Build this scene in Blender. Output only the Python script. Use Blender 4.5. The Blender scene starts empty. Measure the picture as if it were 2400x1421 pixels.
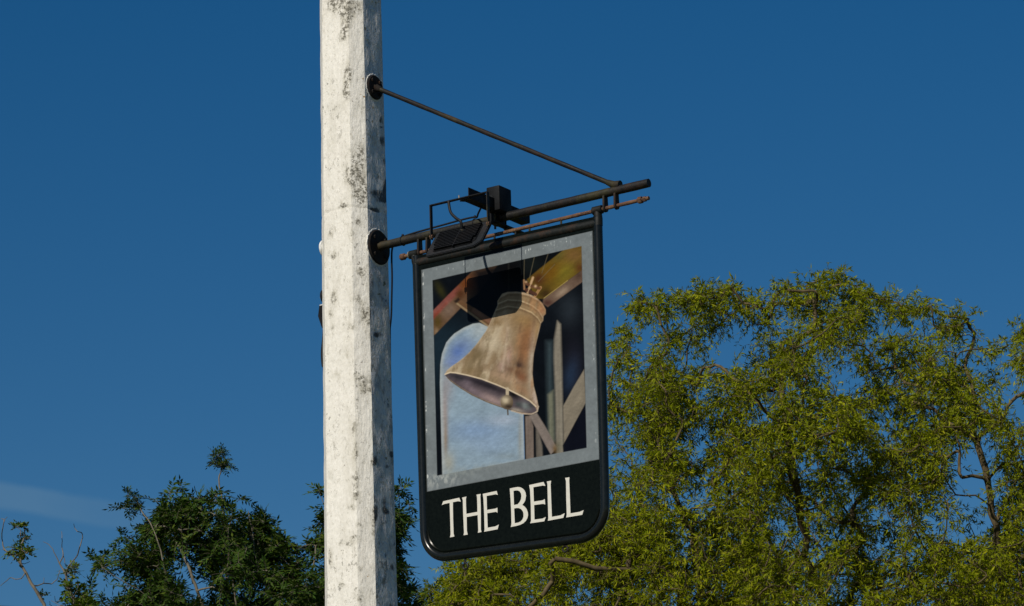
import bpy, bmesh, math, random
import numpy as np
from mathutils import Vector, Matrix, noise
random.seed(7); rng = np.random.default_rng(7)
R = math.radians
scene = bpy.context.scene
COL = scene.collection

# ------------------------------------------------------------------ camera
FPX = 8600.0                        # focal length for a 2400 px wide frame
PITCH = math.atan(2514.0 / FPX)
ROLL = math.atan(0.029)
CAM = Vector((0, 0, 1.6))
F = Vector((0, math.cos(PITCH), math.sin(PITCH)))
R0 = Vector((1, 0, 0)); U0 = Vector((0, -math.sin(PITCH), math.cos(PITCH)))
c_, s_ = math.cos(ROLL), math.sin(ROLL)
CX = R0 * c_ - U0 * s_
CY = R0 * s_ + U0 * c_
cam_data = bpy.data.cameras.new('camera')
cam = bpy.data.objects.new('camera', cam_data); COL.objects.link(cam)
cam_data.sensor_width = 36; cam_data.lens = 36 * FPX / 2400
cam_data.clip_start = 0.1; cam_data.clip_end = 6000
m = Matrix((CX, CY, -F)).transposed().to_4x4(); m.translation = CAM
cam.matrix_world = m
scene.camera = cam

# directions of the sign: U along the bracket (outwards), N out of the painted face
d = CX * (-13300) - CY * 2900 + F * FPX
U = Vector((-d.x, -d.y, 0)).normalized()
N = Vector((-U.y, U.x, 0)) if (-U.y) * 0 + U.x * -1 > 0 else Vector((U.y, -U.x, 0))
Z = Vector((0, 0, 1))

# ------------------------------------------------------------------ light
SUN_EL = R(36)
SUN_AZ_SHIFT = 0.0                # tiny part of the sun that grazes the post's bracket face
sd = (N + U * SUN_AZ_SHIFT).normalized() * math.cos(SUN_EL) + Z * math.sin(SUN_EL)
world = bpy.data.worlds.new('World'); scene.world = world
world.use_nodes = True
wn = world.node_tree; wn.nodes.clear()
sun_data = bpy.data.lights.new('sun', 'SUN'); sun = bpy.data.objects.new('sun', sun_data); COL.objects.link(sun)
sun_data.energy = 4.2; sun_data.angle = R(0.5); sun_data.color = (1.0, 0.93, 0.81)
sun.rotation_mode = 'QUATERNION'; sun.rotation_quaternion = sd.to_track_quat('Z', 'Y')
sun.location = (0, 0, 30)
scene.view_settings.view_transform = 'Standard'; scene.view_settings.look = 'None'
scene.view_settings.gamma = 1; scene.view_settings.exposure = 0.0
scene.view_settings.use_curve_mapping = False

P0 = CAM + (CX * (1200 - 1200) + CY * (710.5 - 880) + F * FPX).normalized() * 15.3    # centre of the sign

def ray(px, py):
    return (CX * (px - 1200) - CY * (py - 710.5) + F * FPX).normalized()
def at(px, py, b=0.0):
    """point of the vertical plane through the bracket, b metres in front of it"""
    r = ray(px, py)
    t = ((P0 + N * b) - CAM).dot(N) / r.dot(N)
    return CAM + r * t
def far(px, py, Y):
    r = ray(px, py); return CAM + r * ((Y - CAM.y) / r.y)
def proj(P):
    q = P - CAM; w = q.dot(F)
    return 1200 + FPX * q.dot(CX) / w, 710.5 - FPX * q.dot(CY) / w

def world_nodes():
    nt = wn; nd = nt.nodes; ln = nt.links
    out = nd.new('ShaderNodeOutputWorld'); bg = nd.new('ShaderNodeBackground')
    sky = nd.new('ShaderNodeTexSky'); sky.sky_type = 'NISHITA'; sky.sun_disc = False
    sky.sun_elevation = SUN_EL; sky.sun_rotation = math.atan2(sd.x, sd.y)
    sky.air_density = 1.0; sky.dust_density = 0.25; sky.ozone_density = 2.2; sky.altitude = 50
    bg.inputs['Strength'].default_value = 0.053
    hsv = nd.new('ShaderNodeHueSaturation'); hsv.inputs['Saturation'].default_value = 1.46
    hsv.inputs['Value'].default_value = 1.0; hsv.inputs['Hue'].default_value = .503
    ln.new(sky.outputs[0], hsv.inputs['Color'])
    # old vapour trail: a soft band along a great circle
    a, b = ray(-100, 1146), ray(380, 1224)
    nrm = a.cross(b).normalized(); along = (b - a).normalized()
    tc = nd.new('ShaderNodeTexCoord')
    def dot(v):
        n = nd.new('ShaderNodeVectorMath'); n.operation = 'DOT_PRODUCT'
        ln.new(tc.outputs['Generated'], n.inputs[0]); n.inputs[1].default_value = v; return n.outputs['Value']
    nz = nd.new('ShaderNodeTexNoise'); nz.inputs['Scale'].default_value = 60; nz.inputs['Detail'].default_value = 5
    ln.new(tc.outputs['Generated'], nz.inputs['Vector'])
    def mth(op, x, y=None, z=None):
        n = nd.new('ShaderNodeMath'); n.operation = op
        for i, v in enumerate((x, y, z)):
            if v is None: continue
            if isinstance(v, (int, float)): n.inputs[i].default_value = v
            else: ln.new(v, n.inputs[i])
        return n.outputs[0]
    dn = mth('ABSOLUTE', mth('ADD', dot(nrm), mth('MULTIPLY', mth('SUBTRACT', nz.outputs[0], 0.5), 0.0022)))
    mr = nd.new('ShaderNodeMapRange'); mr.interpolation_type = 'SMOOTHSTEP'
    ln.new(dn, mr.inputs[0]); mr.inputs[1].default_value = 0.0022; mr.inputs[2].default_value = 0.0046
    mr.inputs[3].default_value = 1; mr.inputs[4].default_value = 0
    m2 = nd.new('ShaderNodeMapRange'); m2.interpolation_type = 'SMOOTHSTEP'
    x0 = ray(-100, 1146).dot(along); x1 = ray(760, 1286).dot(along)
    ln.new(dot(along), m2.inputs[0]); m2.inputs[1].default_value = x0; m2.inputs[2].default_value = x1
    m2.inputs[3].default_value = 1; m2.inputs[4].default_value = 0
    front = mth('GREATER_THAN', dot(F), 0.8)
    k = mth('MULTIPLY', mth('MULTIPLY', mr.outputs[0], m2.outputs[0]), mth('MULTIPLY', front, mth('MULTIPLY_ADD', nz.outputs[0], 0.2, 0.16)))
    mix = nd.new('ShaderNodeMix'); mix.data_type = 'RGBA'
    ln.new(k, mix.inputs[0]); ln.new(hsv.outputs[0], mix.inputs[6]); mix.inputs[7].default_value = (2.9, 4.9, 6.6, 1)
    ln.new(mix.outputs[2], bg.inputs['Color']); ln.new(bg.outputs[0], out.inputs[0])
world_nodes()

# ------------------------------------------------------------------ materials
def lin(r, g, b):
    f = lambda v: (v / 255 / 12.92) if v / 255 <= 0.04045 else ((v / 255 + 0.055) / 1.055) ** 2.4
    return (f(r), f(g), f(b), 1)
class M:
    def __init__(s, name, rough=0.5, metal=0.0, spec=0.5, coat=0.0):
        s.m = bpy.data.materials.new(name); s.m.use_nodes = True
        s.nt = s.m.node_tree; s.b = s.nt.nodes['Principled BSDF']
        s.b.inputs['Roughness'].default_value = rough; s.b.inputs['Metallic'].default_value = metal
        s.b.inputs['Specular IOR Level'].default_value = spec
        s.b.inputs['Coat Weight'].default_value = coat; s.b.inputs['Coat Roughness'].default_value = 0.12
        s.tc = s.nt.nodes.new('ShaderNodeTexCoord')
    def link(s, a, b): s.nt.links.new(a, b)
    def node(s, t): return s.nt.nodes.new(t)
    def coords(s, scale=(1, 1, 1)):
        mp = s.node('ShaderNodeMapping'); mp.inputs['Scale'].default_value = scale
        s.link(s.tc.outputs['Object'], mp.inputs['Vector']); return mp.outputs[0]
    def noise(s, scale, detail=4, rough=0.55, stretch=(1, 1, 1), dist=0.0):
        n = s.node('ShaderNodeTexNoise'); n.inputs['Scale'].default_value = scale
        n.inputs['Detail'].default_value = detail; n.inputs['Roughness'].default_value = rough
        n.inputs['Distortion'].default_value = dist
        s.link(s.coords(stretch), n.inputs['Vector']); return n.outputs[0]
    def rng(s, v, a, b, c=0.0, d=1.0):
        n = s.node('ShaderNodeMapRange'); s.link(v, n.inputs[0])
        for i, x in enumerate((a, b, c, d)): n.inputs[i + 1].default_value = x
        return n.outputs[0]
    def mul(s, a, b, op='MULTIPLY'):
        n = s.node('ShaderNodeMath'); n.operation = op; n.use_clamp = op != 'MULTIPLY_ADD'
        for i, v in enumerate((a, b)):
            if isinstance(v, (int, float)): n.inputs[i].default_value = v
            else: s.link(v, n.inputs[i])
        return n.outputs[0]
    def mix(s, fac, a, b):
        n = s.node('ShaderNodeMix'); n.data_type = 'RGBA'
        if isinstance(fac, (int, float)): n.inputs[0].default_value = fac
        else: s.link(fac, n.inputs[0])
        for i, v in ((6, a), (7, b)):
            if isinstance(v, tuple): n.inputs[i].default_value = v if len(v) == 4 else (*v, 1)
            else: s.link(v, n.inputs[i])
        return n.outputs[2]
    def color(s, c):
        if isinstance(c, tuple): s.b.inputs['Base Color'].default_value = c if len(c) == 4 else (*c, 1)
        else: s.link(c, s.b.inputs['Base Color'])
    def roughness(s, v): s.link(v, s.b.inputs['Roughness'])
    def bump(s, h, strength, dist=0.01, prev=None):
        n = s.node('ShaderNodeBump'); n.inputs['Strength'].default_value = strength
        n.inputs['Distance'].default_value = dist; s.link(h, n.inputs['Height'])
        if prev is not None: s.link(prev, n.inputs['Normal'])
        s.link(n.outputs[0], s.b.inputs['Normal']); return n.outputs[0]

def mat_post():
    k = M('weathered_white_paint', 0.62)
    at_ = k.node('ShaderNodeAttribute'); at_.attribute_name = 'grime'; gr = at_.outputs['Fac']
    big = k.noise(2.6, 3, 0.5, (1, 1, 0.5)); fine = k.noise(60, 7, 0.75)
    streak = k.noise(20, 5, 0.65, (1, 1, 0.10))
    base = k.mix(k.rng(fine, .38, .62), (.79, .765, .705), (.68, .655, .595))
    base = k.mix(k.mul(k.rng(streak, .47, .68), .32), base, (.50, .47, .40))
    gm = k.mul(k.mul(gr, 1.0), k.mul(k.rng(big, .40, .56), .10), 'ADD')
    veil = k.mul(k.mul(gm, 1.3), k.rng(k.noise(36, 7, .8, (1, 1, .6)), .38, .60))
    base = k.mix(k.mul(veil, .66), base, (.33, .305, .225))
    g = k.mul(k.rng(k.mul(gm, k.noise(44, 7, .8, (1, 1, .75))), .26, .40), k.rng(k.noise(60, 6, .8), .47, .55))
    base = k.mix(k.mul(g, .95), base, (.10, .09, .065))
    sp2 = k.mul(k.rng(k.noise(36, 7, .8, (1, 1, .8)), .58, .60), k.rng(k.noise(5.5, 3, .6, (1, 1, .6)), .50, .58))
    base = k.mix(k.mul(sp2, .75), base, (.15, .14, .11))
    chips = k.rng(k.noise(26, 6, .75), .655, .68)
    base = k.mix(k.mul(chips, .9), base, (.12, .10, .075))
    hair = k.rng(k.noise(58, 6, .8, (1, 1, .5)), .565, .62)
    base = k.mix(k.mul(hair, .6), base, (.36, .34, .28))
    a2 = k.node('ShaderNodeAttribute'); a2.attribute_name = 'lichen'
    li = k.rng(k.mul(a2.outputs['Fac'], k.noise(40, 5, .7)), .40, .46)
    base = k.mix(li, base, (.30, .17, .04))
    k.color(base)
    n1 = k.bump(k.noise(9, 4, .6, (1, 1, .3)), .2, .02)
    n2 = k.bump(k.noise(46, 6, .65, (1, 1, .3)), .5, .011, n1)
    n3 = k.bump(k.mul(chips, -1.0, 'MULTIPLY_ADD'), .0, .004, n2)
    k.bump(fine, .35, .006, n3)
    return k.m
def mat_post_side():
    k = M('flaking_grey_white_paint', 0.42)
    big = k.noise(2.0, 3, .5, (1, 1, .5)); fine = k.noise(80, 7, .75)
    base = k.mix(k.rng(fine, .35, .65), (.84, .84, .82), (.66, .66, .65))
    st = k.noise(18, 5, .65, (1, 1, .15))
    base = k.mix(k.rng(st, .5, .72, 0, .22), base, (.36, .36, .33))
    blot = k.mul(k.rng(k.noise(22, 6, .72, (1, 1, .6)), .53, .59), k.rng(big, .42, .56))
    base = k.mix(k.mul(blot, .8), base, (.10, .10, .08))
    ch = k.rng(k.noise(30, 6, .75, (1, 1, .8)), .625, .65)
    base = k.mix(ch, base, (.030, .018, .012))
    a2 = k.node('ShaderNodeAttribute'); a2.attribute_name = 'lichen'
    li = k.rng(k.mul(a2.outputs['Fac'], k.noise(34, 5, .7)), .38, .46)
    a3 = k.node('ShaderNodeAttribute'); a3.attribute_name = 'grime'
    base = k.mix(k.rng(k.mul(a3.outputs['Fac'], k.noise(36, 7, .8, (1, 1, .6))), .30, .46), base, (.06, .045, .03))
    base = k.mix(li, base, (.16, .14, .03))
    k.color(base)
    n1 = k.bump(k.noise(26, 6, .62, (1, 1, .45), .6), 1.0, .05)
    n2 = k.bump(k.noise(60, 5, .6, (1, 1, .5)), .8, .014, n1)
    k.bump(ch, -.5, .004, n2)
    return k.m
def mat_black(name, base, rust=.35, rough=.38, spec=.5, coat=0.0, bumps=.25, moss=0.0, rspread=.3):
    k = M(name, rough, 0, spec, coat)
    n = k.noise(11, 6, .7); f = k.noise(70, 6, .7)
    c = k.mix(k.rng(f, .35, .65), base, tuple(x * 1.9 for x in base))
    if rust:
        c = k.mix(k.mul(k.rng(n, .52, .68), rust), c, (.13, .052, .022))
    if moss:
        c = k.mix(k.mul(k.rng(k.noise(6, 5, .65), .5, .66), moss), c, (.10, .09, .025))
    k.color(c)
    k.roughness(k.rng(n, .3, .7, rough, min(1, rough + rspread)))
    if bumps: k.bump(f, bumps, .004)
    return k.m
def mat_rust():
    k = M('rusty_iron', 0.9)
    n = k.noise(22, 6, .7); f = k.noise(120, 5, .7)
    c = k.mix(k.rng(n, .38, .62), (.15, .075, .036), (.06, .026, .016))
    c = k.mix(k.rng(f, .56, .68, 0, .7), c, (.32, .20, .10))
    k.color(c); k.bump(f, .5, .004); return k.m
def mat_plain(name, col, rough=.6, spec=.5, var=.25, scale=30, metal=0):
    k = M(name, rough, metal, spec)
    n = k.noise(scale, 5, .65)
    k.color(k.mix(k.rng(n, .35, .65), tuple(x * (1 - var) for x in col), tuple(min(1, x * (1 + var)) for x in col)))
    k.bump(n, .15, .003); return k.m
def mat_attr():
    k = M('painted_picture', 0.3, 0, .08)
    a = k.node('ShaderNodeAttribute'); a.attribute_name = 'paint'
    k.color(a.outputs['Color']); k.bump(k.noise(160, 5, .7), .12, .002); return k.m
def mat_leaf(name, c0, c1, c2, trans=.35, rough=.6):
    k = M(name, rough, 0, .12)
    g = k.node('ShaderNodeNewGeometry')
    r = g.outputs['Random Per Island']
    c = k.mix(k.rng(r, 0, .6), c0, c1); c = k.mix(k.rng(r, .62, 1.0), c, c2)
    c = k.mix(k.rng(k.noise(.9, 3), .35, .65, 0, .55), c, tuple(x * .62 for x in c1))
    k.color(c)
    t = k.node('ShaderNodeBsdfTranslucent'); k.link(c, t.inputs['Color'])
    mx = k.node('ShaderNodeMixShader'); mx.inputs[0].default_value = trans
    out = k.nt.nodes['Material Output']
    k.link(k.b.outputs[0], mx.inputs[1]); k.link(t.outputs[0], mx.inputs[2]); k.link(mx.outputs[0], out.inputs[0])
    return k.m
MT = dict(
    post=mat_post(), side=mat_post_side(), rust=mat_rust(), picture=mat_attr(),
    frame=mat_black('glossy_black_green_paint', (.0042, .0052, .0047), .0, .2, .28, .08, .02, 0, .05),
    frametop=mat_black('rust_bloomed_black_paint', (.005, .006, .0055), .25, .42, .2, .03, .2),
    panel=mat_black('flat_black_board_paint', (.0026, .0036, .0028), 0, .2, .07, 0, .0, 0, .03),
    iron=mat_black('dull_black_iron_paint', (.0055, .0052, .0054), .16, .45, .22, 0, .35, .3),
    plate=mat_black('dark_brown_plate_paint', (.008, .006, .005), .25, .7, .25, 0, .5),
    bar=mat_black('mossy_black_bar_paint', (.0055, .0052, .0054), .14, .42, .26, 0, .4, .25),
    lamp=mat_black('black_lamp_casting', (.0032, .0036, .0046), .03, .5, .14, 0, .1),
    rimp=mat_black('greyed_lamp_rim', (.0075, .009, .011), .08, .5, .2, 0, .1),
    rubber=mat_plain('black_cable_rubber', (.006, .007, .009), .6, .2),
    letter=mat_plain('cream_sign_paint', (.56, .545, .485), .5, .4, .05, 60),
    glass=mat_plain('dark_lamp_glass', (.05, .055, .06), .08, .6, .1),
    chrome=mat_plain('pale_bolt_metal', (.20, .18, .14), .5, .4, .3, 90, .4),
    whitep=mat_plain('white_plastic', (.60, .60, .58), .4),
    greyp=mat_plain('grey_plastic', (.42, .43, .42), .45),
    bark=mat_plain('willow_bark', (.095, .072, .038), .9, .2, .4, 9),
    barkd=mat_plain('ash_bark', (.13, .115, .085), .9, .2, .35, 9),
    barkl=mat_plain('pale_twig_bark', (.15, .13, .10), .9, .2, .3, 9),
    willow=mat_leaf('willow_leaf', (.135, .180, .002), (.235, .275, .003), (.40, .385, .015), .35),
    ash=mat_leaf('ash_leaf', (.022, .056, .008), (.044, .090, .009), (.095, .125, .014), .22),
    sap=mat_leaf('sapling_leaf', (.050, .115, .010), (.10, .16, .012), (.19, .20, .02), .30),
    grass=mat_plain('rough_grass', (.07, .09, .03), .95, .1, .4, .8),
    tarmac=mat_plain('worn_tarmac', (.11, .105, .095), .9, .2, .2, 3),
    slate=mat_plain('dark_roof_slate', (.03, .03, .034), .6, .4, .3, 4),
    brick=mat_plain('old_brick_wall', (.26, .12, .075), .9, .2, .25, 5),
)

# ------------------------------------------------------------------ object helpers
def tag(o, label=None, cat=None, group=None, kind=None):
    if label: o['label'] = label
    if cat: o['category'] = cat
    if group: o['group'] = group
    if kind: o['kind'] = kind
    return o
def root(name, loc, label, cat, group=None):
    o = bpy.data.objects.new(name, None); COL.objects.link(o); o.location = loc
    o.empty_display_size = .1
    return tag(o, label, cat, group)
def origin(p):
    v = Vector((0, 0, 0))
    while p is not None: v += Vector(p.location); p = p.parent
    return v
def emit(name, bm, mat, parent=None, smooth=True, flat_angle=35):
    me = bpy.data.meshes.new(name)
    o0 = origin(parent)
    if parent is None:
        cs = [v.co for v in bm.verts]
        lo = Vector([min(c[i] for c in cs) for i in range(3)]); hi = Vector([max(c[i] for c in cs) for i in range(3)])
        o0 = Vector(((lo.x + hi.x) / 2, (lo.y + hi.y) / 2, lo.z))
    bmesh.ops.translate(bm, verts=bm.verts, vec=-o0)
    bm.to_mesh(me); bm.free()
    mats = mat if isinstance(mat, (list, tuple)) else [mat]
    for x in mats: me.materials.append(x)
    if smooth:
        me.polygons.foreach_set('use_smooth', [True] * len(me.polygons))
        me.set_sharp_from_angle(angle=R(flat_angle))
    o = bpy.data.objects.new(name, me); COL.objects.link(o)
    if parent is None: o.location = o0
    else: o.parent = parent
    return o
def nb(): return bmesh.new()
def frame_of(t):
    t = t.normalized(); a = Z if abs(t.z) < .9 else U
    x = a.cross(t).normalized(); return x, t.cross(x).normalized()
def tube(bm, pts, r, seg=12, cap=True, closed=False, squash=None):
    """tube through world points, r a number or a list; parallel-transported rings"""
    pts = [Vector(p) for p in pts]; n = len(pts)
    rr = r if isinstance(r, (list, tuple)) else [r] * n
    rings = []; x = None
    for i, p in enumerate(pts):
        a = pts[(i - 1) % n] if (closed or i) else p; b = pts[(i + 1) % n] if (closed or i < n - 1) else p
        t = (b - a).normalized()
        if x is None: x, y = frame_of(t)
        else: x = (x - t * x.dot(t)).normalized(); y = t.cross(x)
        rings.append([bm.verts.new(p + (x * math.cos(2 * math.pi * k / seg) + y * math.sin(2 * math.pi * k / seg)) * rr[i]) for k in range(seg)])
    for i in range(n if closed else n - 1):
        A, B = rings[i], rings[(i + 1) % n]
        for k in range(seg): bm.faces.new((A[k], A[(k + 1) % seg], B[(k + 1) % seg], B[k]))
    if cap and not closed:
        bm.faces.new(rings[0][::-1]); bm.faces.new(rings[-1])
def boxo(bm, c, ax, ay, az, bev=0.0):
    """box centred at c with half-extent vectors"""
    r = bmesh.ops.create_cube(bm, size=2.0)
    mt = Matrix((ax, ay, az)).transposed().to_4x4(); mt.translation = c
    bmesh.ops.transform(bm, matrix=mt, verts=r['verts'])
    if mt.to_3x3().determinant() < 0:
        bmesh.ops.reverse_faces(bm, faces=list({f for v in r['verts'] for f in v.link_faces}))
    if bev:
        ed = list({e for v in r['verts'] for e in v.link_edges})
        bmesh.ops.bevel(bm, geom=ed, offset=bev, segments=2, affect='EDGES', profile=.6)
def prism(bm, poly, vec):
    """extrude a planar world polygon by vec, both caps"""
    a = [bm.verts.new(p) for p in poly]; b = [bm.verts.new(Vector(p) + vec) for p in poly]
    n = len(poly)
    bm.faces.new(a[::-1]); bm.faces.new(b)
    for i in range(n): bm.faces.new((a[i], a[(i + 1) % n], b[(i + 1) % n], b[i]))
    bmesh.ops.recalc_face_normals(bm, faces=bm.faces)
def smooth_path(pts, k=6):
    """Catmull-Rom through points"""
    P = [Vector(p) for p in pts]; P = [P[0] * 2 - P[1]] + P + [P[-1] * 2 - P[-2]]
    out = []
    for i in range(1, len(P) - 2):
        for j in range(k):
            t = j / k
            out.append(.5 * ((2 * P[i]) + (P[i + 1] - P[i - 1]) * t + (2 * P[i - 1] - 5 * P[i] + 4 * P[i + 1] - P[i + 2]) * t * t + (3 * P[i] - P[i - 1] - 3 * P[i + 1] + P[i + 2]) * t ** 3))
    out.append(P[-2]); return out

# ------------------------------------------------------------------ setting: ground, distant roof
def ground():
    bm = nb()
    g = 60; S = 3000
    vs = {}
    ax = sorted(set([-S, -800, -300] + list(range(-120, 121, 20)) + [300, 800, S]))
    ay = sorted(set([-S, -800, -300] + list(range(-120, 121, 20)) + [300, 800, S]))
    for i, x in enumerate(ax):
        for j, y in enumerate(ay): vs[i, j] = bm.verts.new((x, y, 0))
    for i in range(len(ax) - 1):
        for j in range(len(ay) - 1): bm.faces.new((vs[i, j], vs[i + 1, j], vs[i + 1, j + 1], vs[i, j + 1]))
    tag(emit('ground', bm, MT['grass']), kind='structure')
    bm = nb()
    q = [bm.verts.new(p) for p in ((-40, -12, .004), (40, -12, .004), (40, 12.2, .004), (-40, 12.2, .004))]
    bm.faces.new(q); tag(emit('road', bm, MT['tarmac']), kind='structure')
ground()

def house():
    # a low house whose slate ridge just enters the lower left corner
    p = far(10, 1419.5, 30.0) - Z * .072; ridge = p.z
    ax = Vector((-1, -.35, 0)).normalized(); side = Vector((-ax.y, ax.x, 0))
    e0 = p - ax * .35; L = 10; W = 3.4; eave = ridge - 2.6
    base = Vector((e0.x, e0.y, 0))
    r = root('house', base + ax * L / 2, 'house whose dark slate roof corner just shows at the lower left', 'house')
    bm = nb(); h = eave
    boxo(bm, base + ax * L / 2 + Z * h / 2, ax * (L / 2 - .25), side * (W - .3), Z * h / 2)
    emit('wall', bm, MT['brick'], r, False)
    for sgn in (-1, 1):
        bm = nb()
        a = e0 + Z * 0; b = e0 + ax * L
        c = b + side * sgn * W - Z * 2.6; dd = a + side * sgn * W - Z * 2.6
        prism(bm, [a, b, c, dd], Z * -.12); emit('roof_slope', bm, MT['slate'], r, False)
    for e in (e0 + ax * .25, e0 + ax * (L - .25)):
        bm = nb()
        prism(bm, [e - Z * .14, e + side * (W - .3) - Z * 2.58, e - side * (W - .3) - Z * 2.58], ax * .1 * (1 if e is not None else 1))
        emit('gable_wall', bm, MT['brick'], r, False)
    bm = nb(); tube(bm, [e0, e0 + ax * L], .07, 8); emit('ridge_tile', bm, MT['slate'], r)
house()

# ------------------------------------------------------------------ the post
BAR0 = at(885, 579); BAR1 = at(1521, 429)
def abz(P):
    q = P - P0; return q.dot(U), q.dot(N), P.z
def W(a, b, z): return Vector((P0.x, P0.y, 0)) + U * a + N * b + Z * z
A_SIDE = abz(BAR0)[0]; Z_BAR = BAR0.z
def post_section(z):
    """octagonal-ish outline in (a, b) at height z"""
    t = (Z_BAR - z)                       # metres below the bar
    k = 1 + .045 * t
    k = min(k, 1.28)
    wa, wb, ch = .125 * k, .122 * k, .050 * k
    a1 = A_SIDE + .003 + (k - 1) * .16; a0 = a1 - 2 * wa
    return [(a1, -wb + ch), (a1, wb - ch), (a1 - ch, wb), (a0 + ch, wb), (a0, wb - ch), (a0, -wb + ch), (a0 + ch, -wb), (a1 - ch, -wb)]
def post():
    base = W(A_SIDE - .1, 0, 0)
    r = root('sign_post', base, 'tall weathered white post with chamfered edges and flaking paint', 'post')
    ztop = at(830, -60).z + .35
    zlo = at(840, 1500).z
    zs = list(np.linspace(0, zlo, 30)) + list(np.linspace(zlo, ztop, 560))[1:]
    SUB = 11
    bm = nb(); rings = []; sides = []
    gl = bm.verts.layers.float.new('grime'); ll = bm.verts.layers.float.new('lichen')
    GR = [(785, 12, 18, 16, .9), (825, 18, 26, 18, .9), (812, 48, 9, 22, .8), (806, 82, 10, 14, .8), (815, 180, 8, 28, 1.1), (812, 212, 6, 16, .9), (840, 250, 10, 20, .4), (846, 345, 10, 16, .5), (838, 378, 14, 18, 1.0), (818, 412, 12, 12, 1.1),
          (842, 430, 18, 22, .95), (846, 462, 14, 14, .9), (803, 482, 8, 8, .9), (782, 600, 5, 8, 1.2), (846, 640, 12, 12, .9), (782, 700, 5, 12, 1.0), (775, 735, 5, 8, .8), (853, 735, 9, 20, .8), (838, 700, 10, 12, .7), (824, 765, 10, 8, .8),
          (845, 890, 14, 12, .8), (855, 915, 12, 10, .8), (830, 1000, 10, 12, .7), (833, 1060, 8, 26, .7), (833, 1130, 9, 20, .8), (835, 1165, 8, 10, .7), (822, 1190, 12, 6, .8), (840, 1230, 12, 8, .7), (832, 1260, 12, 7, .9), (815, 1275, 12, 5, .8),
          (772, 1295, 5, 8, 1.1), (773, 1318, 5, 8, 1.0), (845, 1330, 7, 18, .6), (801, 1371, 6, 4, 1.1), (845, 1400, 10, 14, .7), (775, 545, 6, 12, .7), (825, 550, 8, 14, .6), (840, 520, 8, 10, .7), (778, 770, 6, 12, .6), (790, 880, 8, 10, .5), (772, 1120, 6, 14, .4),
          (800, 250, 14, 22, .3), (780, 320, 10, 22, .25), (795, 660, 12, 26, .35), (810, 830, 14, 20, .35),
          (902, 380, 5, 10, 1.0), (904, 440, 6, 22, 1.2), (885, 452, 12, 8, 1.0), (893, 470, 14, 6, .8), (880, 492, 12, 6, 1.0), (893, 280, 7, 10, .9), (896, 330, 8, 14, 1.0), (900, 60, 5, 30, .5), (872, 660, 8, 26, .8), (866, 745, 6, 24, .7), (885, 785, 12, 7, 1.1),
          (872, 900, 8, 18, .5), (918, 1065, 6, 8, 1.3), (877, 1080, 8, 12, 1.2), (906, 1094, 8, 6, .9), (880, 1200, 6, 16, 1.2), (900, 1175, 7, 16, .9), (906, 1200, 7, 7, 1.0), (884, 1300, 6, 22, .7), (875, 1240, 6, 22, .8), (908, 870, 4, 34, .5), (920, 1330, 7, 10, .9)]
    LI = [(881, 10, 5, 14), (856, 68, 5, 10), (855, 108, 4, 5), (858, 132, 4, 6), (886, 136, 4, 4), (852, 185, 5, 6), (845, 222, 6, 4), (854, 228, 5, 6), (852, 325, 5, 5), (855, 352, 3, 3), (874, 250, 5, 16), (866, 560, 5, 16), (864, 580, 5, 12), (901, 665, 7, 12), (890, 690, 12, 7), (862, 1352, 5, 3.5), (856, 525, 3, 3), (872, 285, 6, 8)]
    seam = at(810, 489, .11).z
    for z in zs:
        sec = post_section(z); ring = []
        for i in range(8):
            p, q = sec[i], sec[(i + 1) % 8]
            for j in range(SUB):
                t = j / SUB
                a = p[0] + (q[0] - p[0]) * t; b = p[1] + (q[1] - p[1]) * t
                P = W(a, b, z)
                n = (P - W((sec[0][0] + sec[4][0]) / 2, 0, z)).normalized()
                edge = 1.0 if j == 0 else 0
                dsp = noise.noise(P * 9) * .0016 + noise.noise(Vector((P.x * 30, P.y * 30, P.z * 14))) * .0006
                dsp -= edge * (.0006 + .0010 * noise.noise(Vector((i * 3.1, 5, P.z * 12))))
                dsp -= .002 * math.exp(-((z - seam - .004 * math.sin(a * 30)) / .004) ** 2)
                vv = bm.verts.new(P + n * dsp); ring.append(vv)
                if z > zlo - .2 and i in (0, 1, 2, 7):
                    X, Y = proj(P)
                    sd_ = i in (0, 7)
                    vv[gl] = min(1.2, sum(w_ * math.exp(-((X - x) / rx / 1.35) ** 2 - ((Y - y) / ry / 1.45) ** 2) for x, y, rx, ry, w_ in GR if abs(Y - y) < 4 * ry)) + .34 * math.exp(-((z - seam - .004 * math.sin(a * 30)) / .006) ** 2)
                    vv[ll] = min(1.0, sum(math.exp(-((X - x) / rx) ** 2 - ((Y - y) / ry) ** 2) for x, y, rx, ry in LI if abs(Y - y) < 3 * ry))
        rings.append(ring)
    n = 8 * SUB
    for i in range(len(rings) - 1):
        for k in range(n):
            f = bm.faces.new((rings[i][k], rings[i][(k + 1) % n], rings[i + 1][(k + 1) % n], rings[i + 1][k]))
            f.material_index = 1 if (k // SUB) in (0, 7) else 0
    bm.faces.new(rings[-1])
    bmesh.ops.recalc_face_normals(bm, faces=bm.faces)
    emit('shaft', bm, [MT['post'], MT['side']], r, True, 28)
    # shallow pyramid cap above the frame of the picture
    bm = nb(); sec = post_section(ztop); cen = W((sec[0][0] + sec[4][0]) / 2, 0, ztop)
    lo = [W(a, b, ztop) for a, b in sec]; lo = [cen + (p - cen) * 1.15 for p in lo]
    A = [bm.verts.new(p + Z * .001) for p in lo]; B = [bm.verts.new(p + Z * .05) for p in lo]; t = bm.verts.new(cen + Z * .17)
    for i in range(8):
        j = (i + 1) % 8; bm.faces.new((A[i], A[j], B[j], B[i])); bm.faces.new((B[i], B[j], t))
    bm.faces.new(A); bmesh.ops.recalc_face_normals(bm, faces=bm.faces)
    emit('cap', bm, MT['post'], r, False)
    return r
POST = post()

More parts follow.
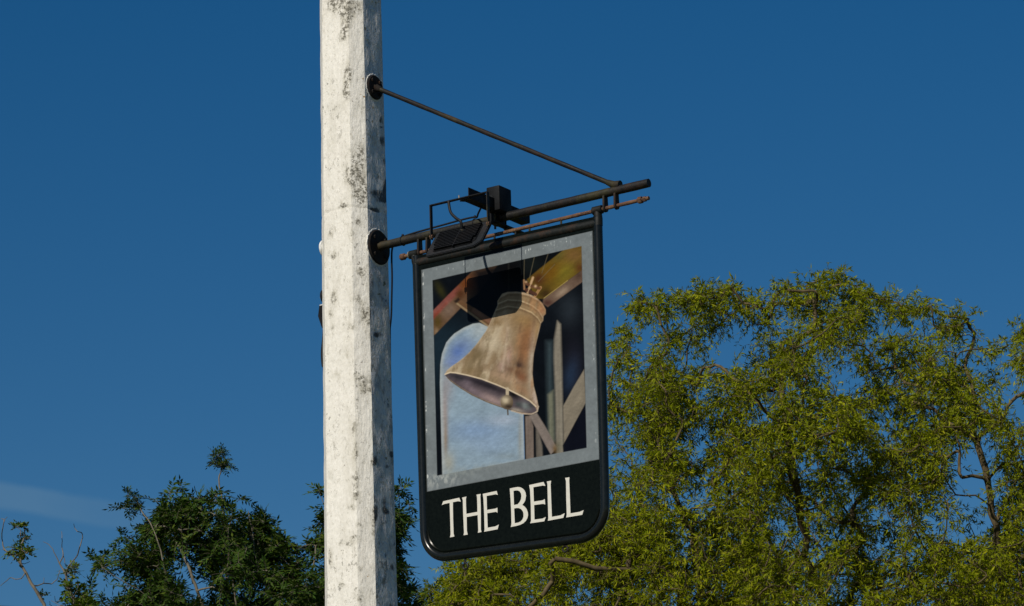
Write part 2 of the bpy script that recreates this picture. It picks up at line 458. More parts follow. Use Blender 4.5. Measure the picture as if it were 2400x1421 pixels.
# ------------------------------------------------------------------ bracket
BARR = .0185
def disc(bm, c, axis, r0, th, seg=40, rough=0.0, squash=1.0):
    x, y = frame_of(axis)
    prof = [(0.0, 0), (r0 - .000, 0), (r0, th * .6), (r0 - th * .4, th), (0, th)]
    rings = []
    for (rad, h) in prof[1:4]:
        rings.append([bm.verts.new(c + axis * h + (Vector(x) * math.cos(2 * math.pi * k / seg) + y * math.sin(2 * math.pi * k / seg) ) * rad * (1 + rough * math.sin(k * 2.7) * .5)) for k in range(seg)])
    for i in range(2):
        for k in range(seg): bm.faces.new((rings[i][k], rings[i][(k + 1) % seg], rings[i + 1][(k + 1) % seg], rings[i + 1][k]))
    bm.faces.new(rings[0][::-1]); bm.faces.new(rings[2])
def hexnut(bm, c, axis, r0, th):
    tube(bm, [c - axis * th / 2, c + axis * th / 2], r0, 6)
def bracket():
    dirb = (BAR1 - BAR0).normalized()
    c_up = at(883, 204); a_up = abz(c_up)
    zu = c_up.z; zb = BAR0.z - .003
    r = root('sign_bracket', BAR0, 'black iron bracket with sloping stay rod fixed to the white post', 'bracket')
    global PLATE_C
    for z, rad in ((zu, .056), (zb, .078)):
        a1 = post_section(z)[0][0]
        c = W(a1 - .003, 0.0, z)
        bm = nb(); disc(bm, c, U, rad, .013, 44, .01)
        pl = emit('mounting_plate', bm, MT['plate'], r)
        bm = nb(); disc(bm, c, U, rad + .006, .005, 44, .06); emit('paint_rim', bm, MT['post'], pl)
        for k in range(4):
            an = R(45 + 90 * k)
            cc = c + U * .015 + (N * math.cos(an) + Z * math.sin(an)) * rad * .68
            bm = nb(); hexnut(bm, cc, U, .008, .010); emit('plate_bolt', bm, MT['plate'], pl)
    bm = nb()
    n = 40
    pts = [BAR0 - dirb * .02 + (BAR1 - BAR0 + dirb * .02) * i / n for i in range(n + 1)]
    tube(bm, pts, [BARR * (1 + .02 * math.sin(i * 1.7)) for i in range(n)] + [BARR * .97], 20)
    bmesh.ops.recalc_face_normals(bm, faces=bm.faces)
    emit('support_bar', bm, MT['bar'], r)
    # stay rod
    e = at(1444, 436); s = W(post_section(zu)[0][0] + .004, 0, zu)
    bm = nb(); tube(bm, [s + (e - s) * i / 20 for i in range(21)], [.0105 + .0005 * math.sin(i * 2.1) for i in range(21)], 14); emit('stay_rod', bm, MT['iron'], r)
    bm = nb(); tube(bm, [s, s + (e - s).normalized() * .035], [.018, .012], 14); emit('stay_collar', bm, MT['plate'], r)
    bm = nb(); tube(bm, [e - (e - s).normalized() * .05 , e - (e - s).normalized() * .012, e + dirb * .02], [.0115, .017, .019], 14); emit('weld', bm, MT['iron'], r)
    # lugs hanging from the bar, in pairs
    for x, yb in ((984, 600), (1004, 594), (1419, 495), (1445, 487)):
        rodp = at(x, rod_y(x)); t = (rodp - BAR0).dot(U)
        top = BAR0 + dirb * (t / dirb.dot(U)) - Z * .006
        bm = nb(); hw = .0165; th = .0045
        low = rodp.z - .0; poly = []
        for k in range(9):
            an = math.pi + math.pi * k / 8
            poly.append(Vector((rodp.x, rodp.y, low)) + N * math.cos(an) * hw + Z * math.sin(an) * hw)
        poly += [Vector((rodp.x, rodp.y, top.z)) + N * hw * .8, Vector((rodp.x, rodp.y, top.z)) - N * hw * .8]
        poly = [p - U * th for p in poly]
        prism(bm, poly, U * th * 2); lg = emit('hanging_lug', bm, MT['iron'], r, True, 30)
    # pivot rod, rusty, with head and nuts
    s, e = at(944, rod_y(944)), at(1521, rod_y(1521))
    dr = (e - s).normalized()
    bm = nb(); tube(bm, [s + (e - s) * i / 60 for i in range(61)], [.0082 + .0006 * math.sin(i * 2.3) * math.sin(i * .7) for i in range(61)], 12); rod = emit('pivot_rod', bm, MT['rust'], r)
    bm = nb(); tube(bm, [s - dr * .012, s - dr * .008, s + dr * .010, s + dr * .013], [.011, .0145, .0145, .011], 12); emit('rod_head', bm, MT['rust'], rod)
    nt_ = at(1501, rod_y(1501)); bm = nb(); hexnut(bm, nt_, dr, .0148, .018); emit('nut', bm, MT['rust'], rod)
    nt_ = at(1511, rod_y(1511)); bm = nb(); hexnut(bm, nt_, dr, .0115, .012); emit('nut', bm, MT['rust'], rod)
    return r
def rod_y(x): return 603 + (464 - 603) * (x - 942) / (1523 - 942)
BRACKET = bracket()

# ------------------------------------------------------------------ the hanging sign
TUBE = .0195
def sign():
    r = root('hanging_sign', at(1203, 571), 'pub sign board with painted bell picture and THE BELL lettering', 'sign')
    # centre line of the frame tube in photo measurements, corners rounded in the sign plane
    TL, TR, BR, BL = at(977, 612), at(1401, 519), at(1420, 1255), at(997, 1312)
    def sgn(P): return Vector((P - P0).dot(U) * Vector((1, 0)) .x * 1.0 * Vector((1, 0)).to_2d() if False else Vector(((P - P0).dot(U), P.z)))
    a0 = (sgn(TL)[0] + sgn(BL)[0]) / 2; a1 = (sgn(TR)[0] + sgn(BR)[0]) / 2
    ztL, ztR, zbL, zbR = TL.z, TR.z, BL.z, BR.z
    def lerp(p, q, t): return p + (q - p) * t
    rad = .118
    def P2(a, z): return W(a, 0, z)
    zbot = lambda a: zbL + (zbR - zbL) * (a - a0) / (a1 - a0)
    aL = lambda z: sgn(TL)[0] + (sgn(BL)[0] - sgn(TL)[0]) * (z - ztL) / (zbL - ztL)
    aR = lambda z: sgn(TR)[0] + (sgn(BR)[0] - sgn(TR)[0]) * (z - ztR) / (zbR - ztR)
    outline = []                                   # left side down, bottom, right side up
    for i in range(12):
        z = ztL + .02 + (zbL + rad - ztL - .02) * i / 11; outline.append((aL(z), z))
    for k in range(1, 13):
        an = math.pi + math.pi / 2 * k / 12
        outline.append((aL(zbL) + rad + rad * math.cos(an), zbot(aL(zbL) + rad) + rad + rad * math.sin(an)))
    for i in range(1, 12):
        a = aL(zbL) + rad + (aR(zbR) - aL(zbL) - 2 * rad) * i / 12; outline.append((a, zbot(a)))
    for k in range(0, 13):
        an = -math.pi / 2 + math.pi / 2 * k / 12
        outline.append((aR(zbR) - rad + rad * math.cos(an), zbot(aR(zbR) - rad) + rad + rad * math.sin(an)))
    for i in range(1, 12):
        z = zbR + rad + (ztR + .02 - zbR - rad) * i / 11; outline.append((aR(z), z))
    # board
    bm = nb()
    prism(bm, [W(a, -.009, z) for a, z in outline], N * .018)
    emit('board', bm, MT['panel'], r, False)
    bm = nb(); tube(bm, [P2(a, z) for a, z in outline], TUBE, 18); emit('frame', bm, MT['frame'], r)
    # slim inner bead where board meets tube along the bottom corner
    inner = []
    cen = Vector((sum(p[0] for p in outline) / len(outline), sum(p[1] for p in outline) / len(outline)))
    k0, k1 = 11, 46
    for i in range(k0, k1 + 1):
        p = Vector(outline[i]); q = Vector(outline[i + 1]); q0 = Vector(outline[i - 1]); t = (q - q0).normalized(); nn = Vector((-t.y, t.x))
        inner.append(W(*(p + nn * .024).to_tuple()[:1], .008, (p + nn * .024)[1]))
    bm = nb(); tube(bm, inner, .006, 8); emit('bead', bm, MT['panel'], r)
    # top rail
    p, q = P2(aL(ztL) + .0, ztL), P2(aR(ztR), ztR)
    p = at(978, 617); q = at(1401, 524)
    bm = nb(); tube(bm, [p + (q - p) * i / 20 for i in range(21)], TUBE, 16); emit('top_rail', bm, MT['frametop'], r)
    # uprights continue to eyes round the pivot rod
    for x in (971, 1401):
        rp = at(x, rod_y(x)); foot = at(x + 7 if x < 1000 else x + 1, (617 if x < 1000 else 524) + 6)
        bm = nb(); tube(bm, [foot, foot + (rp - foot) * .45, rp], [TUBE * 1.0, TUBE * 1.02, TUBE * .8], 16)
        emit('hinge_neck', bm, MT['frametop'], r)
        dr = (at(1521, rod_y(1521)) - at(944, rod_y(944))).normalized()
        w = .024 if x > 1000 else .022
        bm = nb(); tube(bm, [rp - dr * w, rp - dr * (w - .003), rp + dr * (w - .003), rp + dr * w], [.015, .0185, .0185, .015], 18); ey = emit('hinge_eye', bm, MT['frametop'], r)
        if x < 1000:
            bm = nb(); tube(bm, [rp - dr * (w + .004), rp - dr * (w - .001)], .0175, 18); emit('washer', bm, MT['chrome'], ey)
    # small pegs between rod and rail
    for x in (1159, 1208, 1241, 1315):
        pp = at(x, rod_y(x)); qq = at(x, 617 + (524 - 617) * (x - 978) / (1401 - 978) - 4)
        bm = nb(); tube(bm, [Vector((pp.x, pp.y, pp.z - .004)), Vector((pp.x, pp.y, qq.z))], .0045, 8); emit('peg', bm, MT['iron'], r)
    # ring eyes under the sign
    for x, y in ((1091, 1328), (1325, 1287)):
        c = at(x, y); bm = nb()
        ringp = [c + (U * math.cos(t) + Z * math.sin(t)) * .0125 for t in np.linspace(0, 2 * math.pi, 17)[:-1]]
        tube(bm, ringp, .0042, 8, closed=True)
        tube(bm, [c + Z * .0125, c + Z * .034], .0045, 8)
        emit('ring_eye', bm, MT['iron'], r)
    picture(r)
    letters(r)
    return r

def letters(r):
    S = 6.6667; ox, oy = 1020, 1110
    L = {
     'T': [(105,495),(128,435),(378,380),(402,440),(355,434),(280,450),(279,520),(282,700),(290,940),(302,985),(233,1000),(243,950),(236,700),(228,460),(150,477)],
     'H': [(422,378),(490,362),(482,400),(484,500),(490,632),(662,600),(660,480),(656,380),(648,332),(714,320),(708,360),(714,500),(716,650),(716,880),(726,915),(668,928),(676,890),(666,650),(494,682),(498,900),(510,955),(445,967),(453,925),(440,650),(434,420)],
     'E': [(745,320),(962,273),(980,335),(945,326),(806,352),(812,570),(940,550),(974,535),(976,614),(950,600),(815,622),(822,848),(940,828),(996,800),(978,872),(766,912),(774,880),(768,650),(756,400)],
     'B': ([(1167,236),(1230,222),(1290,212),(1330,216),(1365,233),(1395,262),(1414,300),(1422,350),(1410,420),(1390,458),(1362,492),(1400,518),(1430,555),(1450,610),(1453,650),(1444,695),(1420,740),(1380,778),(1330,803),(1270,820),(1182,838),(1194,790),(1190,600),(1180,400)],
           [[(1226,272),(1262,266),(1292,266),(1322,280),(1342,312),(1349,350),(1342,405),(1320,450),(1290,482),(1234,494)],
            [(1236,548),(1275,540),(1310,542),(1345,558),(1370,588),(1382,630),(1381,680),(1364,722),(1335,752),(1300,768),(1246,778)]]),
     'E2': [(1470,182),(1695,133),(1724,195),(1680,190),(1536,216),(1544,440),(1680,420),(1714,400),(1722,486),(1690,475),(1548,494),(1554,722),(1680,705),(1732,680),(1706,748),(1486,780),(1500,740),(1496,500),(1484,260)],
     'L': [(1746,126),(1814,114),(1806,170),(1816,440),(1826,678),(1960,655),(2026,620),(2004,694),(1762,740),(1770,700),(1762,440),(1756,170)],
     'L2': [(2032,70),(2100,60),(2096,110),(2108,400),(2116,624),(2260,600),(2322,572),(2300,646),(2050,688),(2058,640),(2050,400),(2046,120)]}
    names = dict(T='letter T', H='letter H', E='first letter E', B='letter B', E2='second letter E', L='first letter L', L2='last letter L')
    from mathutils.geometry import tessellate_polygon
    for k, poly in L.items():
        loops = [poly] if not isinstance(poly, tuple) else [poly[0]] + poly[1]
        w = [[at(ox + x / S, oy + y / S, .0096) for x, y in lp] for lp in loops]
        tris = tessellate_polygon(w); flat = [p for lp in w for p in lp]
        bm = nb(); vs = [bm.verts.new(p) for p in flat]
        for t in tris: bm.faces.new([vs[i] for i in t])
        bmesh.ops.recalc_face_normals(bm, faces=bm.faces)
        g = bmesh.ops.extrude_face_region(bm, geom=list(bm.faces))
        bmesh.ops.translate(bm, vec=N * .0012, verts=[e for e in g['geom'] if isinstance(e, bmesh.types.BMVert)])
        bmesh.ops.recalc_face_normals(bm, faces=bm.faces)
        o = emit('letter', bm, MT['letter'], r, False); o['label'] = 'cream ' + names[k]

def picture(r):
    # the grey bordered picture: a dense sheet on the board, coloured stroke by stroke
    q = [at(987, 633, .0098), at(1389, 541, .0098), at(1406, 1077, .0098), at(1000.5, 1153, .0098)]
    nx, ny = 420, 560
    s, t = np.meshgrid(np.linspace(0, 1, nx), np.linspace(0, 1, ny))
    Q = [np.array(p) for p in q]
    P = (Q[0][None, None] * ((1 - s) * (1 - t))[..., None] + Q[1] * (s * (1 - t))[..., None] + Q[2] * (s * t)[..., None] + Q[3] * ((1 - s) * t)[..., None])
    rel = P - np.array(CAM); w = rel @ np.array(F)
    X = 1200 + FPX * (rel @ np.array(CX)) / w; Y = 710.5 - FPX * (rel @ np.array(CY)) / w
    def L3(*c): return np.array(lin(*c)[:3])
    g = np.random.default_rng(3)
    def fbm(scale, oct=4, stretch=(1, 1), ang=0.0):
        out = np.zeros_like(X); amp = 1; tot = 0
        ca, sa = math.cos(ang), math.sin(ang)
        xr = (X * ca + Y * sa) * stretch[0]; yr = (-X * sa + Y * ca) * stretch[1]
        for o in range(oct):
            f = 2 ** o / scale; tab = g.random((64, 64))
            xx = xr * f + 7.3 * o; yy = yr * f + 3.1 * o
            xi = np.floor(xx).astype(int); yi = np.floor(yy).astype(int); fx = xx - xi; fy = yy - yi
            fx = fx * fx * (3 - 2 * fx); fy = fy * fy * (3 - 2 * fy)
            v = (tab[yi % 64, xi % 64] * (1 - fx) + tab[yi % 64, (xi + 1) % 64] * fx) * (1 - fy) + (tab[(yi + 1) % 64, xi % 64] * (1 - fx) + tab[(yi + 1) % 64, (xi + 1) % 64] * fx) * fy
            out += v * amp; tot += amp; amp *= .55
        return out / tot
    def sdf(poly):
        poly = np.array(poly, float); n = len(poly); dmin = np.full(X.shape, 1e9); inside = np.zeros(X.shape, bool)
        for i in range(n):
            a = poly[i]; b = poly[(i + 1) % n]; e = b - a
            tt = np.clip(((X - a[0]) * e[0] + (Y - a[1]) * e[1]) / (e @ e + 1e-9), 0, 1)
            dmin = np.minimum(dmin, np.hypot(X - a[0] - tt * e[0], Y - a[1] - tt * e[1]))
            cnd = ((a[1] > Y) != (b[1] > Y)) & (X < (b[0] - a[0]) * (Y - a[1]) / (b[1] - a[1] + 1e-12) + a[0])
            inside ^= cnd
        return np.where(inside, dmin, -dmin)
    def mask(poly, soft=1.0): return np.clip(sdf(poly) / soft * .5 + .5, 0, 1)
    def linemask(pts, w, soft=1.2):
        dmin = np.full(X.shape, 1e9)
        for a, b in zip(pts[:-1], pts[1:]):
            a = np.array(a, float); b = np.array(b, float); e = b - a
            tt = np.clip(((X - a[0]) * e[0] + (Y - a[1]) * e[1]) / (e @ e), 0, 1)
            dmin = np.minimum(dmin, np.hypot(X - a[0] - tt * e[0], Y - a[1] - tt * e[1]))
        return np.clip((w - dmin) / soft + .5, 0, 1)
    def spot(cx, cy, rx, ry, ang=0.0):
        ca, sa = math.cos(ang), math.sin(ang)
        dx = (X - cx) * ca + (Y - cy) * sa; dy = -(X - cx) * sa + (Y - cy) * ca
        return np.exp(-((dx / rx) ** 2 + (dy / ry) ** 2))
    img = np.zeros(X.shape + (3,)) + L3(124, 132, 136)
    def put(mk, col, op=1.0):
        nonlocal img
        a = (mk * op)[..., None]; img = img * (1 - a) + (L3(*col) if isinstance(col, tuple) else col) * a
    n1 = fbm(9, 4); n2 = fbm(40, 4); n3 = fbm(4, 3)
    # silver border: cloudy, with scuffed flecks
    img *= (0.9 + .22 * n2 + .1 * (n1 - .5))[..., None]
    fl = np.clip((fbm(3.2, 3, (1, .35)) - .66) * 9, 0, 1)
    topband = np.clip(1 - np.abs(Y - (632 - .228 * (X - 989) + 11)) / 12, 0, 1) * np.clip((n2 - .35) * 5, 0, 1)
    put(fl * topband, (205, 212, 212), .75)
    rb = np.clip(1 - np.abs(X - (1383 + (Y - 541) * .03)) / 7, 0, 1); put(fl * rb * np.clip((n2 - .4) * 6, 0, 1), (205, 210, 210), .7)
    lb = np.clip(1 - np.abs(X - (991 + (Y - 632) * .023)) / 2.6, 0, 1); put(np.clip((n1 - .62) * 10, 0, 1) * lb, (225, 228, 225), .9)
    bl = spot(1035, 1125, 45, 16, -.2); put(np.clip((fbm(6, 3, (1, .5)) - .45) * 5, 0, 1) * bl, (175, 180, 178), .8)
    # edge line
    put(np.clip(1.6 - sdf([(989, 632), (1388, 541), (1405, 1077), (1001, 1153)]), 0, 1), (60, 62, 60), .6)
    pic = mask([(1013.5, 657), (1363, 577), (1375, 1050), (1024.5, 1115)], .8)
    base = img.copy()
    img = np.zeros(X.shape + (3,)) + L3(13, 17, 22)
    put(np.clip((n2 - .45) * 3, 0, 1), (24, 30, 38), .6)
    put(spot(1060, 790, 60, 50) + spot(1025, 850, 25, 80), (30, 48, 60), .75)
    put(spot(1335, 725, 26, 40), (52, 60, 68), .7); put(spot(1345, 860, 22, 70), (40, 38, 50), .8); put(spot(1338, 880, 16, 40, .2), (42, 62, 88), .7)
    put(spot(1275, 690, 30, 16), (40, 30, 28), .5); put(spot(1245, 620, 30, 22), (32, 40, 40), .6)
    put(spot(1032, 680, 9, 24, -.5), (62, 60, 22), .8)
    # left roof timbers
    beam = mask([(1012, 731), (1050, 692), (1093, 650), (1112, 630), (1170, 616), (1120, 690), (1099, 703), (1075, 727), (1021, 783), (1012, 790)], 1.5)
    col = np.zeros(X.shape + (3,)) + L3(108, 84, 62)
    def cput(mk, c, op=1.0):
        nonlocal col
        a = (np.clip(mk, 0, 1) * op)[..., None]; col = col * (1 - a) + L3(*c) * a
    cput(linemask([(1010, 742), (1050, 700), (1072, 678)], 9, 7), (140, 82, 74), 1); cput(linemask([(1012, 748), (1046, 712)], 3, 5), (150, 62, 50), .8)
    cput(spot(1095, 665, 26, 22), (120, 68, 24)); cput(spot(1078, 690, 10, 12), (92, 58, 30)); cput(spot(1026, 755, 9, 16), (98, 80, 26), .9)
    cput(spot(1052, 728, 18, 16, -.7), (132, 112, 98), .9); cput(spot(1023, 778, 6, 10), (140, 118, 92), .7)
    col *= (.72 + .55 * fbm(14, 4, (1, .25), -.8))[..., None]
    put(beam, col)
    strut = mask([(1066, 711), (1077, 702), (1112, 722), (1152, 747), (1146, 769)], 1.2)
    put(strut, (112, 84, 58)); put(linemask([(1070, 711), (1144, 765)], 2.2, 2), (158, 138, 108), .8); put(linemask([(1112, 728), (1148, 752)], 6, 4) * strut, (142, 104, 84), .6)
    put(mask([(1064, 706), (1074, 698), (1079, 703), (1069, 712)], 2), (30, 24, 22), .8)
    # floodlight's cast shadow painted near black into the picture, behind the bell head
    put(mask([(1108, 630), (1215, 606), (1222, 660), (1180, 700), (1150, 740), (1110, 700)], 14), (16, 16, 18), .92)
    put(linemask([(1192, 618), (1192, 680)], 2, 2), (45, 45, 42), .6)
    # right roof timber
    ub = mask([(1235, 655), (1262, 632), (1322, 585), (1364, 575), (1364, 634), (1273, 701), (1255, 700)], 1.4)
    col = np.zeros(X.shape + (3,)) + L3(112, 92, 28)
    cput(spot(1345, 600, 26, 22), (120, 92, 50)); cput(spot(1320, 640, 30, 18, -.6), (128, 118, 34), .9); cput(spot(1290, 640, 20, 30, .6), (116, 84, 14), .9)
    cput(spot(1262, 655, 16, 18), (86, 52, 28)); cput(spot(1280, 690, 18, 14), (62, 44, 20), .9); cput(spot(1310, 600, 18, 10, -.7), (100, 92, 44), .8); cput(spot(1358, 628, 10, 12), (100, 60, 28), .8)
    col *= (.75 + .5 * fbm(16, 4, (.3, 1), -.65))[..., None]
    put(ub, col)
    lb2 = mask([(1273, 701), (1365, 633), (1365, 661), (1284, 720), (1272, 712)], 1.4)
    col = np.zeros(X.shape + (3,)) + L3(112, 92, 78)
    cput(spot(1318, 684, 18, 8, -.6), (152, 134, 116)); cput(spot(1355, 645, 12, 12), (88, 68, 56)); cput(spot(1284, 710, 12, 8), (84, 58, 50))
    put(lb2, col * (.8 + .4 * n2)[..., None]); put(linemask([(1275, 699), (1330, 658)], 1.0, 1.5), (178, 158, 92), .7)
    for a, b in (((1229, 606), (1228, 655)), ((1253, 600), (1241, 652)), ((1285, 594), (1270, 640)), ((1300, 620), (1262, 660))):
        put(linemask([a, b], .9, 1.5), (120, 112, 90), .5)
    # arched opening full of sky
    arch = [(1037, 1122), (1033, 980), (1031, 900), (1032, 854), (1036, 829), (1046, 803), (1055, 792), (1065, 782), (1087, 768), (1108, 759), (1124, 757), (1143, 766), (1180, 810), (1226, 900), (1227, 980), (1230, 1082)]
    am = mask(arch, 1.2)
    col = np.zeros(X.shape + (3,)) + L3(134, 160, 180)
    da = sdf(arch)
    cput(spot(1085, 815, 32, 24, -.6), (108, 136, 180)); cput(spot(1072, 826, 18, 16, -.8), (80, 118, 184)); cput(spot(1062, 850, 20, 14), (104, 136, 196))
    cput(spot(1125, 775, 26, 22), (164, 178, 186), .9)
    cput(spot(1120, 1010, 70, 26), (120, 156, 200), .8); cput(spot(1180, 985, 40, 14), (156, 172, 194), .8); cput(spot(1150, 1040, 50, 25), (132, 162, 194), .7)
    cput(spot(1050, 900, 14, 40), (150, 150, 158), .8); cput(spot(1042, 960, 8, 60), (158, 146, 146), .9); cput(spot(1044, 1030, 6, 50), (150, 132, 112), .9)
    cput(spot(1052, 1085, 14, 26), (160, 162, 152), .9); cput(spot(1219, 1030, 5, 50), (150, 152, 146), .7); cput(spot(1190, 1070, 30, 8), (132, 150, 160), .6)
    cput(np.clip(1 - da / 10, 0, 1), (172, 180, 180), .8)
    col *= (.86 + .26 * fbm(18, 5))[..., None]
    gy = col.mean(-1, keepdims=True); col = gy + (col - gy) * .8
    put(am, col)
    put(linemask([(1226, 905), (1227, 980), (1229, 1078)], .9, 1.5), (92, 128, 170), .8)
    # timber posts and braces, lower right
    def wood(poly, c, soft=1.5, amp=.45, ang=0.0, st=(1, .12)):
        nn = fbm(7, 4, st, ang); put(mask(poly, soft), L3(*c)[None, None] * (1 - amp / 2 + amp * nn)[..., None])
    wood([(1280, 800), (1295, 800), (1299, 1030), (1285, 1030)], (58, 72, 78), 7)
    wood([(1284, 925), (1297, 915), (1299, 1035), (1287, 1035)], (118, 120, 104), 4)
    wood([(1306, 752), (1314, 760), (1317, 860), (1319, 960), (1321, 1066), (1304, 1066), (1302, 940), (1298, 840), (1299, 795)], (140, 134, 122), 3)
    wood([(1320, 952), (1344, 908), (1369, 866), (1373, 944), (1347, 992), (1322, 1043)], (134, 126, 112), 1.5, .4, .5)
    wood([(1319, 1044), (1347, 994), (1373, 948), (1377, 1054), (1321, 1064)], (16, 17, 30), 1.2, .5)
    wood([(1231, 976), (1243, 974), (1250, 1000), (1251, 1075), (1233, 1077)], (124, 112, 104), 1.5)
    wood([(1256, 1005), (1263, 1012), (1271, 1045), (1272, 1070), (1257, 1073)], (112, 106, 98), 2)
    wood([(1240, 975), (1258, 968), (1280, 1003), (1305, 1049), (1300, 1056), (1291, 1066), (1262, 1014)], (134, 124, 118), 1.5, .35, -.5)
    put(spot(1301, 1052, 6, 10), (120, 92, 50), .8); put(spot(1309, 1046, 8, 14), (104, 104, 84), .5)
    # the bell
    left = [(1043, 877), (1047, 869), (1058, 859), (1073, 849), (1087, 838), (1101, 825), (1116, 808), (1129, 790), (1139, 776), (1147, 760), (1154, 743), (1161, 727), (1166, 716), (1166, 706), (1171, 698), (1177, 689), (1190, 684.5)]
    right = [(1210, 684), (1228, 686), (1246, 692), (1261, 701), (1272, 712), (1279, 726), (1279, 736), (1274, 741), (1273, 752), (1268, 758), (1264, 774), (1257, 803), (1251, 830), (1249, 855), (1248, 878), (1251, 905), (1258, 932), (1262, 953), (1260, 964), (1250, 971)]
    mouthlow = [(1240, 971.5), (1223, 970), (1198, 962), (1168, 953), (1140, 943), (1106, 927), (1078, 910), (1057, 895), (1047, 885)]
    bell = left + right + mouthlow
    bm_ = mask(bell, 1.1)
    col = np.zeros(X.shape + (3,)) + L3(146, 122, 88)
    cput(spot(1150, 805, 30, 26, -.7), (186, 170, 142), .9); cput(spot(1175, 775, 14, 36, -.3), (178, 158, 124), .8); cput(spot(1115, 850, 40, 14, -.5), (160, 140, 108), .9)
    cput(spot(1165, 757, 14, 12, -.5), (132, 104, 58), .8)
    cput(spot(1120, 832, 12, 18, .6), (112, 94, 54), .75); cput(spot(1160, 838, 12, 20, .3), (134, 110, 72), .6); cput(spot(1098, 868, 26, 8, .1), (138, 114, 70), .6)
    cput(spot(1238, 780, 17, 52, .15), (146, 98, 46), .9); cput(spot(1228, 820, 18, 50, .1), (146, 98, 50), .9); cput(spot(1225, 750, 30, 20, .3), (150, 118, 62), .8)
    cput(spot(1205, 800, 8, 40, .08), (142, 116, 76), .7)
    cput(spot(1190, 845, 9, 30, .15), (172, 134, 120), .9); cput(spot(1178, 860, 12, 16, 0), (166, 136, 122), .8)
    cput(spot(1216, 856, 13, 12, .4), (72, 52, 44), .95); cput(spot(1198, 866, 14, 7, .3), (110, 74, 50), .6); cput(spot(1222, 885, 16, 14, .6), (134, 82, 40), .9); cput(spot(1210, 873, 12, 8), (104, 66, 40), .6)
    cput(spot(1185, 885, 40, 8, .33), (164, 134, 104), .8); cput(spot(1225, 915, 22, 8, .5), (156, 118, 82), .8)
    cput(spot(1246, 850, 7, 60, .05), (180, 164, 142), .9); cput(spot(1256, 935, 8, 22, -.2), (186, 164, 148), .9)
    cput(spot(1262, 770, 7, 26, .2), (160, 128, 78), .8)
    # shoulder rings
    head = mask([(1160, 735), (1166, 700), (1185, 680), (1230, 680), (1270, 700), (1285, 735), (1275, 765), (1240, 742), (1200, 730)], 8)
    cput(head, (146, 120, 78), .7)
    for pts, w_, c in (([(1168, 712), (1190, 703), (1220, 705), (1245, 715), (1262, 728), (1272, 745)], 1.2, (190, 166, 124)), ([(1163, 727), (1190, 718), (1220, 722), (1245, 732), (1260, 745), (1267, 757)], 1.3, (188, 162, 118)), ([(1172, 697), (1190, 687), (1215, 686.5), (1240, 692), (1262, 704), (1277, 724)], 1.6, (178, 150, 112))):
        cput(linemask(pts, w_, 2), c, .85)
        cput(linemask([(x + 1, y + 5) for x, y in pts], 1.6, 4), (108, 80, 46), .6)
    cput(spot(1270, 728, 8, 10), (178, 118, 72), .7)
    dB = sdf(bell); cput(np.clip(1 - dB / 3.2, 0, 1), (188, 168, 138), .6)
    m1 = np.clip((fbm(22, 5, (1, .5), .25) - .50) * 5, 0, 1); m2 = np.clip((fbm(12, 5, (1, .35), .3) - .52) * 6, 0, 1); m3 = np.clip((fbm(18, 5, (1, .4), .2) - .52) * 6, 0, 1)
    leftside = np.clip((1215 - X + (Y - 800) * .15) / 50, 0, 1)
    cput(m1 * leftside, (182, 166, 136), .65); cput(m2 * leftside, (118, 98, 58), .5); cput(m3 * (1 - leftside), (172, 122, 66), .5); cput(m2 * (1 - leftside), (110, 76, 46), .4)
    cput(linemask([(1190, 770), (1178, 870)], 2.5, 6), (184, 164, 140), .5); cput(linemask([(1172, 770), (1140, 850)], 3.5, 8), (190, 174, 146), .5)
    col *= (.84 + .30 * fbm(16, 4, (1, .4), .3))[..., None]
    gy = col.mean(-1, keepdims=True); col = (gy + (col - gy) * .78) * 1.14
    put(bm_, col)
    # mouth
    lip = [(1043, 877), (1055, 873.5), (1067, 874.5), (1095, 880), (1129, 889), (1163, 902), (1194, 915), (1222, 929), (1242, 941), (1254, 952), (1258, 962), (1252, 968), (1238, 969), (1223, 967.5), (1198, 960), (1168, 950), (1140, 940), (1106, 924), (1078, 907), (1057, 892), (1047, 883)]
    mm = mask(lip, 1.2)
    col = np.zeros(X.shape + (3,)) + L3(96, 86, 92)
    cput(spot(1075, 885, 26, 7, .35), (62, 60, 66)); cput(spot(1120, 896, 40, 7, .35), (58, 52, 60), .9); cput(spot(1150, 906, 40, 8, .4), (44, 40, 46), .9)
    cput(spot(1150, 935, 34, 9, .4), (158, 138, 136)); cput(spot(1110, 915, 26, 7, .45), (128, 114, 122), .9); cput(spot(1095, 897, 12, 6, .3), (120, 108, 118), .6)
    cput(spot(1203, 925, 18, 9, .45), (30, 26, 24), 1); cput(spot(1232, 952, 12, 8, .5), (124, 132, 132), 1); cput(spot(1215, 948, 9, 6, .4), (74, 84, 84), .8); cput(spot(1212, 961, 16, 4, .25), (160, 152, 142), .9); cput(spot(1245, 951, 9, 5, .6), (60, 66, 66), .6)
    col *= (.82 + .36 * fbm(12, 4, (1, .4), .4))[..., None]
    put(mm, col)
    put(linemask([(1043, 877.5), (1055, 873), (1067, 874), (1095, 879.5), (1129, 888.5), (1163, 901.5), (1194, 914.5), (1222, 928.5), (1242, 940), (1256, 953)], 1.5, 1.6), (212, 196, 170), .9)
    put(linemask([(1044, 880), (1057, 894), (1078, 909), (1106, 926), (1140, 942), (1168, 952.5), (1198, 961.5)], .8, 1.4), (54, 52, 60), .8)
    put(linemask([(1198, 963), (1223, 970), (1245, 971), (1259, 965), (1262, 953)], 1.3, 1.6), (182, 168, 152), .85)
    # clapper
    put(linemask([(1189, 912), (1189, 934)], 3.6, 1.5), (186, 172, 148)); put(linemask([(1189.5, 950), (1190.5, 972)], 1.6, 1.3), (96, 84, 68))
